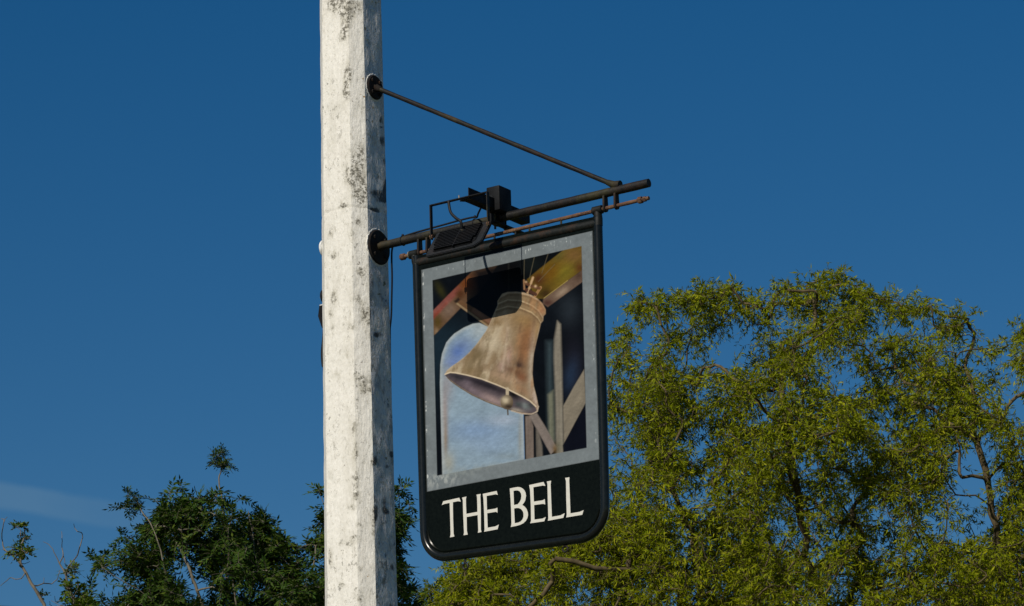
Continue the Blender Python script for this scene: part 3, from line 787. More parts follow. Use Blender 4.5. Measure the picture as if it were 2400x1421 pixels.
    put(np.clip((1 - np.hypot((X - 1188) / 15.5, (Y - 943) / 18)) * 9, 0, 1), (112, 98, 80))
    put(spot(1184, 938, 9, 8), (205, 192, 166), .95); put(spot(1192, 953, 10, 5), (56, 46, 38), .85)
    # crown staples of the bell
    for pts, w_, c in (([(1228, 657), (1229, 678)], 2.2, (150, 116, 84)), ([(1249, 651), (1237, 686)], 3.0, (178, 146, 108)), ([(1267, 674), (1254, 694)], 3.2, (170, 132, 88)), ([(1232, 664), (1248, 672), (1264, 676)], 3.4, (112, 78, 56)), ([(1234, 680), (1255, 690)], 4, (92, 62, 50))):
        put(linemask(pts, w_, 1.5), c, .95)
    put(spot(1255, 671, 3, 3), (220, 190, 150), .9); put(spot(1233, 661, 3, 2.5), (200, 170, 130), .8); put(linemask([(1249, 651), (1237, 686)], 1, 1), (206, 178, 140), .7)
    inner = img; img = base * (1 - pic[..., None]) + inner * pic[..., None]
    # the sky of the arch was brushed over the lower border
    put(mask([(1040, 1100), (1100, 1095), (1170, 1085), (1100, 1112), (1042, 1122)], 8) * np.clip((n1 - .3) * 3, 0, 1), (150, 158, 156), .5)
    # dry brush grain, then the slight deepening of varnish
    grain = fbm(5, 3, (1, .22), .9) * .5 + fbm(3, 3, (.3, 1)) * .5
    inn = pic[..., None]; img = img * ((.82 + .36 * grain)[..., None] * inn + (.93 + .14 * n1)[..., None] * (1 - inn))
    lum = img.mean(-1, keepdims=True); img = lum + (img - lum) * .92
    img = np.clip(img, 0, 1); img = img ** 1.16 * 1.22
    img = np.clip(img * (.66 + .12 * n3)[..., None], 0, 1)
    me = bpy.data.meshes.new('picture')
    o0 = np.array(origin(r)); V = (P.reshape(-1, 3) - o0).astype(np.float32)
    idx = np.arange(nx * ny).reshape(ny, nx)
    quads = np.stack([idx[1:, :-1], idx[1:, 1:], idx[:-1, 1:], idx[:-1, :-1]], -1).reshape(-1, 4)
    me.vertices.add(len(V)); me.vertices.foreach_set('co', V.ravel())
    me.loops.add(quads.size); me.loops.foreach_set('vertex_index', quads.ravel().astype(np.int32))
    me.polygons.add(len(quads)); me.polygons.foreach_set('loop_start', np.arange(0, quads.size, 4, dtype=np.int32))
    me.update(calc_edges=True)
    at_ = me.color_attributes.new('paint', 'FLOAT_COLOR', 'POINT')
    rgba = np.concatenate([img.reshape(-1, 3), np.ones((nx * ny, 1))], 1).astype(np.float32)
    at_.data.foreach_set('color', rgba.ravel())
    me.materials.append(MT['picture'])
    o = bpy.data.objects.new('picture', me); COL.objects.link(o); o.parent = r
    o['label'] = 'painting of a swinging bronze bell before an arched window, silver border'
SIGN = sign()

# ------------------------------------------------------------------ lamp arm, junction box, floodlight
def obox(bm, p, q, wdir, hdir, w, h, bev=0.0):
    """bar from p to q with half sizes w, h along the given directions"""
    t = (q - p).normalized(); x = (wdir - t * wdir.dot(t)).normalized(); y = t.cross(x)
    if y.dot(hdir) < 0: y = -y
    boxo(bm, (p + q) / 2, t * ((q - p).length / 2), x * w, y * h, bev)
def lamp_arm():
    c = at(1170, 492)                                  # where the arm crosses the bar, on top of it
    a = abz(c)[0]; tbar = (a - A_SIDE) / (BAR1 - BAR0).normalized().dot(U)
    barp = BAR0 + (BAR1 - BAR0).normalized() * tbar
    r = root('lamp_arm', barp, 'black angle iron arm clamped across the bracket bar holding the lamp', 'arm')
    za = barp.z + BARR + .006
    p = Vector((barp.x, barp.y, za)) + N * .255; q = Vector((barp.x, barp.y, za)) - N * .20
    bm = nb(); obox(bm, p, q, U, Z, .022, .003, .001); emit('arm_flange', bm, MT['lamp'], r, False)
    bm = nb()
    # upright web, cut away toward the front end
    w = [p + Z * .003, p + Z * .043, q + Z * .043, q + Z * .003]
    w = [x + U * .018 for x in w]
    prism(bm, w, U * .004); emit('arm_web', bm, MT['lamp'], r, False)
    # clamp block round the bar and the strap below
    bm = nb(); boxo(bm, barp - U * .012, U * .021, N * .029, Z * .026, .003); emit('clamp_block', bm, MT['lamp'], r, False)
    lo = barp - Z * (BARR + .010)
    bm = nb(); obox(bm, lo + N * .05 , lo - N * .16, U, Z, .016, .0035); emit('clamp_strap', bm, MT['lamp'], r, False)
    for s in (.034, -.045):
        x = barp + N * s
        bm = nb(); tube(bm, [x + Z * (BARR + .014), x - Z * (BARR + .038)], .0048, 8); bolt = emit('clamp_bolt', bm, MT['iron'], r)
        bm = nb(); hexnut(bm, x - Z * (BARR + .018), Z, .009, .008); emit('nut', bm, MT['iron'], bolt)
    for k in (.08, .15):
        bm = nb(); tube(bm, [p - N * k + Z * .002, p - N * k + Z * .008], .006, 8); emit('screw_head', bm, MT['chrome'], r)
    return barp, za, p
BARP, ZA, ARM_END = lamp_arm()

def junction_box():
    base = Vector((BARP.x, BARP.y, ZA - .018)) + N * .020 + U * .014
    r = root('junction_box', base, 'square black box standing on the lamp arm above the bar', 'box')
    h = .054
    bm = nb(); boxo(bm, base + Z * (h + .008), U * .033, N * .046, Z * h, .005)
    emit('housing', bm, MT['lamp'], r, True, 40)
    f = base + Z * (h * 1.25) + N * .0465 - U * .008
    bm = nb(); tube(bm, [f, f + N * .003], .010, 12); emit('knockout', bm, MT['rubber'], r)
    bm = nb(); boxo(bm, base + Z * (h * 2 + .002) + N * .002, U * .0335, N * .003, Z * .0015); emit('lid_joint', bm, MT['rubber'], r, False)
junction_box()

def floodlight():
    UL, UR, LR, LL = at(1032, 553, .215), at(1158, 517, .215), at(1133, 556, .285), at(1003, 602, .285)
    # rectify into a true box
    cen = (UL + UR + LR + LL) / 4
    ex = U.copy()
    eb = (((UL + UR) / 2) - ((LL + LR) / 2)); eb = (eb - ex * eb.dot(ex)).normalized()
    nn = ex.cross(eb); nn = nn if nn.dot(N) > 0 else -nn
    hw = .5 * ((UR + LR) / 2 - (UL + LL) / 2).dot(ex); hh = .5 * (((UL + UR) / 2) - ((LL + LR) / 2)).length
    hh *= 1.32; cen = cen - eb * hh * .20 - ex * hw * .04
    base = cen
    r = root('floodlight', base, 'black floodlight with cooling fins above the top of the sign', 'floodlight')
    def PT(x, y, z=0): return cen + ex * (x * hw) + eb * (y * hh) + nn * z
    def outl(k, z, cut=.22):
        c = cut; o = [(-1, -1 + c * .6), (-1 + c * .5, -1), (1 - c * 1.0, -1), (1, -1 + c * 1.5), (1, 1 - c * .4), (1 - c * .3, 1), (-1 + c * .3, 1), (-1, 1 - c * .4)]
        return [PT(x * k, y * k, z) for x, y in o]
    # rim, body, glass
    bm = nb(); A = outl(1.0, -.006); prism(bm, A, nn * .016)
    bmesh.ops.bevel(bm, geom=[e for e in bm.edges], offset=.003, segments=2, affect='EDGES')
    emit('rim', bm, MT['rimp'], r, True, 40)
    bm = nb(); A = outl(.80, .006)
    B = outl(.76, .014)
    a = [bm.verts.new(p) for p in A]; b = [bm.verts.new(p) for p in B]
    for i in range(8): bm.faces.new((a[i], a[(i + 1) % 8], b[(i + 1) % 8], b[i]))
    bm.faces.new(b); bm.faces.new(a[::-1]); bmesh.ops.recalc_face_normals(bm, faces=bm.faces)
    body = emit('body', bm, MT['lamp'], r, False)
    for k in range(11):
        y = -.70 + 1.4 * k / 10
        bm = nb(); hwid = .76 if k > 2 else .68
        boxo(bm, PT(0.0, y, .017), ex * hw * hwid, eb * .0026, nn * .008)
        emit('cooling_fin', bm, MT['lamp'], body, False)
    bm = nb(); boxo(bm, PT(.04, 0, .017), ex * .003, eb * hh * .82, nn * .0078); emit('fin_spine', bm, MT['lamp'], body, False)
    bm = nb(); prism(bm, outl(.86, -.0085), nn * .002); emit('glass', bm, MT['glass'], r, False)
    # stirrup
    s1 = PT(-1.04, .52, .020); s2 = PT(1.04, .52, .020)
    ztop = ARM_END.z + .004
    pL = Vector((s1.x, s1.y, ztop)); pR = Vector((s2.x, s2.y, ztop))
    bm = nb(); obox(bm, pL, pR, N, Z, .0085, .0022); sb = emit('stirrup_bar', bm, MT['lamp'], r, False)
    for s, t in ((s1, pL), (s2, pR)):
        bm = nb(); obox(bm, s - Z * .012, t + Z * .002, N, U, .0085, .0022); leg = emit('stirrup_leg', bm, MT['iron'], r, False)
        bm = nb(); hexnut(bm, s, ex, .0085, .014); emit('pivot_bolt', bm, MT['rust'], leg)
    mid = (pL + pR) / 2
    # plate joining the stirrup to the arm
    e = ARM_END - Z * .001
    bm = nb(); tt = Vector((mid.x, mid.y, ztop))
    obox(bm, tt + U * .0 - N * .012, Vector((e.x, e.y, ztop)) - N * .05, Z, U, .003, .018); emit('arm_joint', bm, MT['iron'], r, False)
    bm = nb(); tube(bm, [tt + Z * .0, tt + Z * .016], .0028, 8); emit('stirrup_bolt', bm, MT['chrome'], r)
    # supply lead: loops from the arm into the gland on the fins
    g = PT(.14, .42, .032)
    bm = nb(); tube(bm, [PT(.14, .42, .018), PT(.14, .42, .030)], [.007, .006], 10); emit('cable_gland', bm, MT['chrome'], r)
    g1 = at(1051, 472, .262)
    pth = smooth_path([g1, at(1056, 497, .27), at(1068, 511, .272), at(1080, 520, .272), g], 6)
    bm = nb(); tube(bm, pth, .0062, 8); emit('supply_lead', bm, MT['rubber'], r)
    return PT
FL = floodlight()

def cables():
    # lead that lies along the bar, passes the plate and hangs down the back of the post
    top = [at(x, y, b) for x, y, b in ((1128, 486, .13), (1121, 500, .08), (1117, 510, .02), (1106, 510, .0), (1080, 516, .0), (1040, 527, .0), (1000, 538, 0), (965, 548, .0), (940, 557, .0), (925, 566, -.01), (919, 585, -.04), (918, 610, -.06), (919, 650, -.066), (918, 700, -.07), (917, 740, -.075), (914, 770, -.082))]
    last = top[-1]
    z0 = last.z
    tail = []
    for k in range(1, 8):
        z = z0 * (1 - k / 7) + .0 * k
        sec = post_section(z); tail.append(W(sec[7][0] - .012, -sec[2][1] - .006, z))
    r = root('supply_cable', BARP, 'thin black cable tied along the bar and hanging down the post', 'cable')
    bm = nb(); tube(bm, smooth_path(top, 5) + tail, .0042, 8); emit('lead', bm, MT['rubber'], r)
    for x, y in ((944, 552), (1113, 508)):
        c = at(x, y)
        bm = nb(); bmesh.ops.create_uvsphere(bm, u_segments=10, v_segments=8, radius=.0062, matrix=Matrix.Translation(c)); emit('tie_knot', bm, MT['rubber'], r)
        q = BAR0 + (BAR1 - BAR0).normalized() * ((abz(c)[0] - A_SIDE) / (BAR1 - BAR0).normalized().dot(U))
        d_ = (BAR1 - BAR0).normalized(); e1, e2 = frame_of(d_)
        bm = nb(); tube(bm, [q + (e1 * math.cos(t) + e2 * math.sin(t)) * (BARR + .002) for t in np.linspace(0, 2 * math.pi, 17)[:-1]], .0022, 6, closed=True); emit('tie_band', bm, MT['rubber'], r)
cables()

def post_fittings():
    # things fixed to the hidden left side of the post, each peeping past its edge
    def side(z, b): return W(post_section(z)[4][0], b, z)
    def zed(y): return at(757, y).z
    z = zed(594); c = side(z, .045)
    r = root('round_cover', c, 'small white domed cover on the left edge of the post, uppermost', 'cover')
    def dome(rad, h, z, b, zs=1.0):
        bm = nb(); bmesh.ops.create_uvsphere(bm, u_segments=20, v_segments=14, radius=1)
        mt = Matrix((N * rad, Z * rad * zs, U * h)).transposed().to_4x4(); mt.translation = side(z, b)
        bmesh.ops.transform(bm, matrix=mt, verts=bm.verts); bmesh.ops.recalc_face_normals(bm, faces=bm.faces); return bm
    emit('dome', dome(.036, .022, z, .045), MT['whitep'], r)
    bm = nb(); tube(bm, [side(z, .045) + U * .004, side(z, .045) - U * .006], .040, 24); emit('backplate', bm, MT['whitep'], r)
    z = zed(706)
    r = root('bulkhead_lamp', side(z, .045), 'grey bulkhead lamp on the left edge of the post above a black box', 'lamp')
    emit('lens', dome(.028, .026, z, .045), MT['greyp'], r)
    bm = nb(); tube(bm, [side(z, .045) + U * .004, side(z, .045) - U * .008], .034, 24); emit('rim', bm, MT['rubber'], r)
    z1, z2 = zed(729), zed(781)
    r = root('black_box', side(z2, 0), 'slim black tapering box on the left edge of the post', 'box')
    bm = nb(); poly = [side(z1, .015) + U * .002, side(z1, .015) - U * .019, side(zed(752), .015) - U * .026, side(z2, .015) - U * .006, side(z2, .015) + U * .002]
    prism(bm, poly, N * .055); emit('case', bm, MT['lamp'], r, False)
    bm = nb(); poly = [side(z1, .015) - U * .018 + Z * .001, side(z1, .015) + Z * .001, side(z1, .015) + Z * .006, side(z1, .015) - U * .016 + Z * .006]
    prism(bm, poly, N * .055); emit('lid', bm, MT['greyp'], r, False)
    pts = []
    for y, off in ((775, .002), (800, .006), (830, .014), (850, .015), (870, .011), (892, .004)): pts.append(side(zed(y), .06) - U * off)
    zz = pts[-1].z
    while zz > .4:
        zz -= .5; pts.append(side(zz, .06) - U * .004)
    bm = nb(); tube(bm, smooth_path(pts, 4), .0045, 8)
    tag(emit('bowed_cable', bm, MT['rubber']), 'thin dark cable bowing out below the black box on the post', 'cable')
post_fittings()

# ------------------------------------------------------------------ trees
class Leaves:
    def __init__(s): s.v = []; s.f = []; s.n = 0
    def add(s, P, D, Wd, L, Wh, fold=.25):
        """arrays of leaf bases P, directions D, width directions Wd, lengths, half widths -> 4-vertex folded leaves"""
        n = len(P)
        up = np.cross(D, Wd); L = L[:, None]; Wh = Wh[:, None]
        a = P; c = P + D * L - up * L * .08
        m = P + D * L * .45
        b = m + Wd * Wh + up * Wh * fold; d2 = m - Wd * Wh + up * Wh * fold
        s.v.append(np.stack([a, b, c, d2], 1).reshape(-1, 3)); i = s.n + np.arange(n)[:, None] * 4
        s.f.append(np.concatenate([i + [[0, 1, 2]], i + [[0, 2, 3]]], 0)); s.n += 4 * n
    def mesh(s, name, mat, parent, off):
        V = np.concatenate(s.v) - off; Fc = np.concatenate(s.f)
        me = bpy.data.meshes.new(name)
        me.vertices.add(len(V)); me.vertices.foreach_set('co', V.astype(np.float32).ravel())
        me.loops.add(Fc.size); me.loops.foreach_set('vertex_index', Fc.ravel().astype(np.int32))
        me.polygons.add(len(Fc)); me.polygons.foreach_set('loop_start', np.arange(0, Fc.size, 3, dtype=np.int32))
        me.update(calc_edges=True); me.materials.append(mat)
        o = bpy.data.objects.new(name, me); COL.objects.link(o); o.parent = parent; return o
def unit(a): return a / (np.linalg.norm(a, axis=-1, keepdims=True) + 1e-9)
def rnd_dirs(n): return unit(rng.normal(size=(n, 3)))

def grow(seed_pts, seed_par, targets, bf=.25, maxd=9e9):
    """Prim-like growth: join every target to the tree at the least distance + bf * path length"""
    pts = [np.array(p, float) for p in seed_pts]; par = list(seed_par); plen = []
    for i, p in enumerate(pts): plen.append(0 if par[i] < 0 else plen[par[i]] + np.linalg.norm(p - pts[par[i]]))
    T = np.array(targets); n = len(T)
    best = np.full(n, 1e9); who = np.zeros(n, int); done = np.zeros(n, bool)
    def upd(j):
        nonlocal best, who
        c = np.linalg.norm(T - pts[j], axis=1) + bf * plen[j]
        m = (c < best) & ~done; best[m] = c[m]; who[m] = j
    for j in range(len(pts)): upd(j)
    for _ in range(n):
        k = int(np.argmin(np.where(done, 1e9, best)))
        done[k] = True; j = len(pts); pts.append(T[k]); par.append(int(who[k]))
        plen.append(plen[who[k]] + np.linalg.norm(T[k] - pts[who[k]])); upd(j)
    return pts, par
def branch_mesh(pts, par, rtip, power, mat, parent, off, name='branches', seg=5, fixed=None, wob=.06, rmax=.4):
    n = len(pts); cnt = np.ones(n); kids = [[] for _ in range(n)]
    for i in range(n - 1, -1, -1):
        if par[i] >= 0: kids[par[i]].append(i)
    order = list(range(n))
    for i in reversed(order):
        if par[i] >= 0: cnt[par[i]] += cnt[i]
    rad = np.minimum(rtip * cnt ** power, rmax)
    if fixed:
        for k, v in fixed.items(): rad[k] = v
    V = []; Fc = []; nv = 0
    for i in range(n):
        p = par[i]
        if p < 0: continue
        a, b = pts[p], pts[i]; L = np.linalg.norm(b - a)
        if L < 1e-4: continue
        g = par[p]; ta = (a - pts[g]) if g >= 0 else (b - a)
        ta = ta / (np.linalg.norm(ta) + 1e-9) * L; tb = (b - a) * .9
        t = np.linspace(0, 1, 4 if L < 1 else 6)[:, None]
        h = (2 * t ** 3 - 3 * t ** 2 + 1) * a + (t ** 3 - 2 * t ** 2 + t) * ta * .7 + (-2 * t ** 3 + 3 * t ** 2) * b + (t ** 3 - t ** 2) * tb
        jit = rng.normal(size=h.shape) * L * wob * .5; jit[0] = 0; jit[-1] = 0; h = h + jit
        main = max(kids[p], key=lambda q: cnt[q]) == i
        r0 = rad[p] if main else min(rad[p], rad[i] * 1.35); r1 = rad[i]
        d_ = unit(np.gradient(h, axis=0)); ref = np.array([.3, .2, 1.]) if abs(d_[0][2]) < .9 else np.array([1., .3, 0])
        x = unit(np.cross(d_, ref)); y = np.cross(d_, x)
        rr = (r0 + (r1 - r0) * t)[:, 0]
        an = np.arange(seg) * 2 * np.pi / seg
        ring = h[:, None] + (x[:, None] * np.cos(an)[None, :, None] + y[:, None] * np.sin(an)[None, :, None]) * rr[:, None, None]
        V.append(ring.reshape(-1, 3)); m_ = len(h)
        ii = nv + (np.arange(m_ - 1)[:, None] * seg + np.arange(seg)[None])
        jj = nv + (np.arange(m_ - 1)[:, None] * seg + (np.arange(seg)[None] + 1) % seg)
        Fc.append(np.stack([ii, jj, jj + seg, ii + seg], -1).reshape(-1, 4)); nv += m_ * seg
    V = np.concatenate(V) - off; Fc = np.concatenate(Fc)
    me = bpy.data.meshes.new(name)
    me.vertices.add(len(V)); me.vertices.foreach_set('co', V.astype(np.float32).ravel())
    me.loops.add(Fc.size); me.loops.foreach_set('vertex_index', Fc.ravel().astype(np.int32))
    me.polygons.add(len(Fc)); me.polygons.foreach_set('loop_start', np.arange(0, Fc.size, 4, dtype=np.int32))
    me.polygons.foreach_set('use_smooth', [True] * len(Fc))
    me.update(calc_edges=True); me.materials.append(mat)
    o = bpy.data.objects.new(name, me); COL.objects.link(o); o.parent = parent; return o
def inpoly(x, y, poly):
    c = False; n = len(poly)
    for i in range(n):
        (x1, y1), (x2, y2) = poly[i], poly[(i + 1) % n]
        if (y1 > y) != (y2 > y) and x < (x2 - x1) * (y - y1) / (y2 - y1) + x1: c = not c
    return c
def dist_poly(x, y, poly):
    b = 1e9
    for i in range(len(poly)):
        (x1, y1), (x2, y2) = poly[i], poly[(i + 1) % len(poly)]
        ex, ey = x2 - x1, y2 - y1; t = max(0, min(1, ((x - x1) * ex + (y - y1) * ey) / (ex * ex + ey * ey + 1e-9)))
        b = min(b, math.hypot(x - x1 - t * ex, y - y1 - t * ey))
    return b

def willow():
    Y0 = 50.0; ppm = FPX / 52.5
    sil = [(975, 1440), (990, 1405), (1060, 1345), (1150, 1300), (1250, 1260), (1330, 1230), (1420, 1160), (1440, 1040), (1425, 960), (1440, 880), (1428, 840),
           (1455, 775), (1500, 745), (1495, 695), (1545, 688), (1560, 700), (1625, 682), (1700, 675), (1745, 705), (1800, 700), (1835, 672), (1862, 690), (1900, 655), (1960, 642), (2020, 668),
           (2080, 685), (2110, 715), (2165, 722), (2210, 745), (2255, 752), (2290, 800), (2340, 805), (2400, 785), (2470, 770), (2600, 820), (2760, 900), (2950, 1060), (3080, 1300), (3150, 1600),
           (3120, 2000), (2950, 2350), (2500, 2480), (1900, 2500), (1400, 2440), (1100, 2250), (950, 1950), (900, 1700), (930, 1550)]
    gaps = [(2285, 1110, 50, 90), (2310, 1215, 22, 55), (1875, 750, 28, 16), (1600, 745, 22, 12), (1832, 1225, 24, 20), (1625, 1165, 34, 18), (1370, 1385, 24, 14), (2200, 960, 14, 20), (1530, 800, 14, 12), (1780, 980, 20, 12), (1475, 1000, 12, 18)]
    C = []; D = []
    def add(n, x0, x1, y0, y1, keep, dens):
        got = 0; tries = 0
        while got < n and tries < n * 60:
            tries += 1
            x = random.uniform(x0, x1); y = random.uniform(y0, y1)
            if not inpoly(x, y, sil): continue
            dm = dist_poly(x, y, sil) / ppm
            R_ = min(3.2, .25 + 1.4 * math.sqrt(max(dm - .0, .0)))
            off = random.uniform(-R_, R_)
            if any(((x - gx) / (rx + 16)) ** 2 + ((y - gy) / (ry + 14)) ** 2 < 1 for gx, gy, rx, ry in gaps): continue
            P = far(x, y, Y0 + off)
            nv = noise.noise(P * .75) + .7 * noise.noise(P * 1.7)
            if dm < .5 and y < 1200:
                if random.random() < .62 or nv < -.12: continue
            elif nv < keep: continue
            C.append(np.array(P)); D.append(dens); got += 1
    add(2350, 940, 2480, 620, 1500, -.01, 1)
    for x, y in ((1503, 697), (1498, 706), (1545, 690), (1556, 694), (1612, 684), (1625, 688), (1640, 695), (1706, 672), (1716, 664), (1745, 712), (1838, 662), (1848, 668), (1868, 700), (1900, 690), (1955, 640), (1962, 636), (1972, 652), (1945, 660),
                 (2010, 668), (2040, 676), (2070, 690), (2112, 712), (2160, 712), (2183, 708), (2225, 728), (2270, 735), (2236, 756), (2330, 812), (2395, 762), (2398, 770), (1475, 765), (1460, 770), (1440, 800), (1450, 830), (1436, 880), (1440, 940), (2255, 748), (2120, 722)):
        for q in range(2): C.append(np.array(far(x + random.uniform(-5, 5), y + 14 + random.uniform(-4, 4), Y0 + random.uniform(-.5, .5)))); D.append(2)
    add(1100, 880, 3200, 1480, 2520, -.3, 0)
    add(240, 2450, 3200, 740, 1500, -.3, 0)
    base = far(2060, 1421, Y0 + .3); base = Vector((base.x, base.y, 0))
    fork = Vector((base.x - .2, base.y, 5.2))
    seeds = [base, base * .5 + fork * .5 + Vector((.15, 0, 0)), fork]; par = [-1, 0, 1]
    def limb(pl, start):
        k = start
        for x, y, o in pl:
            seeds.append(far(x, y, Y0 + o)); par.append(k); k = len(seeds) - 1
    limb([(2290, 1800, .4), (2352, 1460, .2), (2348, 1330, -.3), (2335, 1230, -.6), (2315, 1130, -.7), (2290, 1040, -.6), (2283, 970, -.5), (2278, 900, -.3), (2262, 860, 0)], 2)
    i0 = len(seeds)
    limb([(2345, 985, -.9), (2372, 940, -1.0), (2410, 915, -1.0)], i0 - 4)
    limb([(2240, 1000, -.8), (2190, 960, -.7), (2140, 940, -.5)], i0 - 4)
    limb([(2300, 1170, -1.0), (2240, 1160, -1.1), (2215, 1180, -1.1)], i0 - 6)
    limb([(2255, 1120, -.9), (2250, 1060, -.8), (2235, 1010, -.8)], i0 - 5)
    limb([(2385, 1140, -.5), (2420, 1150, -.4)], i0 - 6)
    limb([(2040, 1800, .5), (1960, 1500, .6), (1900, 1330, .3), (1870, 1150, -.2), (1845, 1010, -.5), (1830, 900, -.3), (1850, 800, 0)], 2)
    j0 = len(seeds)
    limb([(1790, 960, -.8), (1740, 900, -.8), (1690, 860, -.6)], j0 - 3)
    limb([(1700, 1500, -.3), (1560, 1340, -.8), (1430, 1335, -1.4), (1300, 1310, -1.6)], j0 - 7)
    limb([(1620, 1240, -1.0), (1560, 1120, -1.2), (1600, 1000, -1.2)], j0 + 4 - 1)
    pts, par = grow([np.array(s) for s in seeds], par, C, .12)
    r = root('willow_tree', base, 'large yellow green willow tree filling the right behind the sign', 'tree')
    off = np.array(base)
    nseed = len(seeds)
    main = branch_mesh(pts, par, .0060, .36, MT['bark'], r, off, 'trunk', 6, None, .07, .42)
    lv = Leaves()
    C = np.array(C); dens = np.array(D)
    tw_pts = []; tw_par = []
    tv = nb_arr()
    for c, dn in zip(C, dens):
        nt = random.randint(6, 9) if dn else random.randint(4, 6)
        for _ in range(nt):
            d0 = unit(rng.normal(size=3) + np.array([-.25, -.1, .30])); ln = random.uniform(.14, .40) * (1 if dn == 1 else .7 if dn == 2 else 1.9)
            k = 7; t = np.linspace(0, 1, k)[:, None]
            droop = random.uniform(.15, .75)
            path = c + rng.normal(size=3) * .055 + d0 * ln * t - np.array([0, 0, 1.0]) * droop * ln * t ** 2 + np.array([.10, 0, 0]) * ln * np.sin(t * 3 + random.random() * 6)
            tv.tube(path, .0032 if dn else .005, .0012)
            nl = random.randint(12, 18) if dn else 9
            tt = rng.random(nl) ** .8; ii = np.minimum((tt * (k - 1)).astype(int), k - 2); fr = (tt * (k - 1) - ii)[:, None]
            P = path[ii] * (1 - fr) + path[ii + 1] * fr
            tg = unit(path[ii + 1] - path[ii])
            sd_ = rnd_dirs(nl); sd_ = unit(sd_ - tg * (sd_ * tg).sum(1, keepdims=True))
            Dd = unit(tg * .75 + sd_ * .9 + np.array([0.0, 0, -.20]))
            Wd = unit(np.cross(Dd, rnd_dirs(nl)))
            L = rng.uniform(.038, .108, nl) * (1 if dn else 1.6); lv.add(P, Dd, Wd, L, L * rng.uniform(.085, .135, nl))
    tv.mesh('twigs', MT['bark'], r, off)['kind'] = 'stuff'
    lv.mesh('crown', MT['willow'], r, off)

class nb_arr:
    """gathers many thin three-sided twigs into one mesh"""
    def __init__(s): s.v = []; s.f = []; s.n = 0
    def tube(s, path, r0, r1):
        k = len(path); d_ = unit(np.gradient(path, axis=0)); x = unit(np.cross(d_, np.array([.31, .22, .9]))); y = np.cross(d_, x)
        rr = np.linspace(r0, r1, k); an = np.arange(3) * 2 * np.pi / 3
        ring = path[:, None] + (x[:, None] * np.cos(an)[None, :, None] + y[:, None] * np.sin(an)[None, :, None]) * rr[:, None, None]
        s.v.append(ring.reshape(-1, 3))
        ii = s.n + (np.arange(k - 1)[:, None] * 3 + np.arange(3)[None]); jj = s.n + (np.arange(k - 1)[:, None] * 3 + (np.arange(3)[None] + 1) % 3)
        s.f.append(np.stack([ii, jj, jj + 3, ii + 3], -1).reshape(-1, 4)); s.n += 3 * k
    def mesh(s, name, mat, parent, off):
        V = np.concatenate(s.v) - off; Fc = np.concatenate(s.f); me = bpy.data.meshes.new(name)
        me.vertices.add(len(V)); me.vertices.foreach_set('co', V.astype(np.float32).ravel())
        me.loops.add(Fc.size); me.loops.foreach_set('vertex_index', Fc.ravel().astype(np.int32))
        me.polygons.add(len(Fc)); me.polygons.foreach_set('loop_start', np.arange(0, Fc.size, 4, dtype=np.int32))
        me.update(calc_edges=True); me.materials.append(mat)
        o = bpy.data.objects.new(name, me); COL.objects.link(o); o.parent = parent; return o

def rosette(lv, tv, c, scale=1.0, up=.35, nl=(6, 9), leaflets=4, wide=.17, d0=None):
    """a twig end carrying several feathery compound leaves"""
    for _ in range(random.randint(*nl)):
        d_ = rng.normal(size=3); d_ = unit(d_ + np.array([0, 0, up * (2.2 if scale < .6 else 1)]) * 1.2)
        ln = random.uniform(.13, .23) * scale; k = leaflets + 2; t = np.linspace(0, 1, k)[:, None]
        path = c + d_ * ln * t - np.array([0, 0, 1.]) * ln * random.uniform(.2, .5) * t ** 2
        tv.tube(path, .0025, .0012)
        tg = unit(np.gradient(path, axis=0)); nrm = unit(np.cross(tg, np.cross(np.array([0, 0, 1.]) + rng.normal(size=3) * .35, tg)))
        lat = np.cross(tg, nrm)
        for s in (-1, 1):
            P = path[1:-1]; q = len(P)
            Dd = unit(tg[1:-1] * .65 + lat[1:-1] * s * .9 + rng.normal(size=(q, 3)) * .14 - np.array([0, 0, .18]))
            Wd = unit(np.cross(Dd, nrm[1:-1] + rng.normal(size=(q, 3)) * .3))
            L = rng.uniform(.060, .090, q) * scale; lv.add(P, Dd, Wd, L, L * wide, .2)
        Dd = tg[-1:]; Wd = unit(np.cross(Dd, nrm[-1:])); L = np.array([.085 * scale]); lv.add(path[-1:], Dd, Wd, L, L * wide, .2)

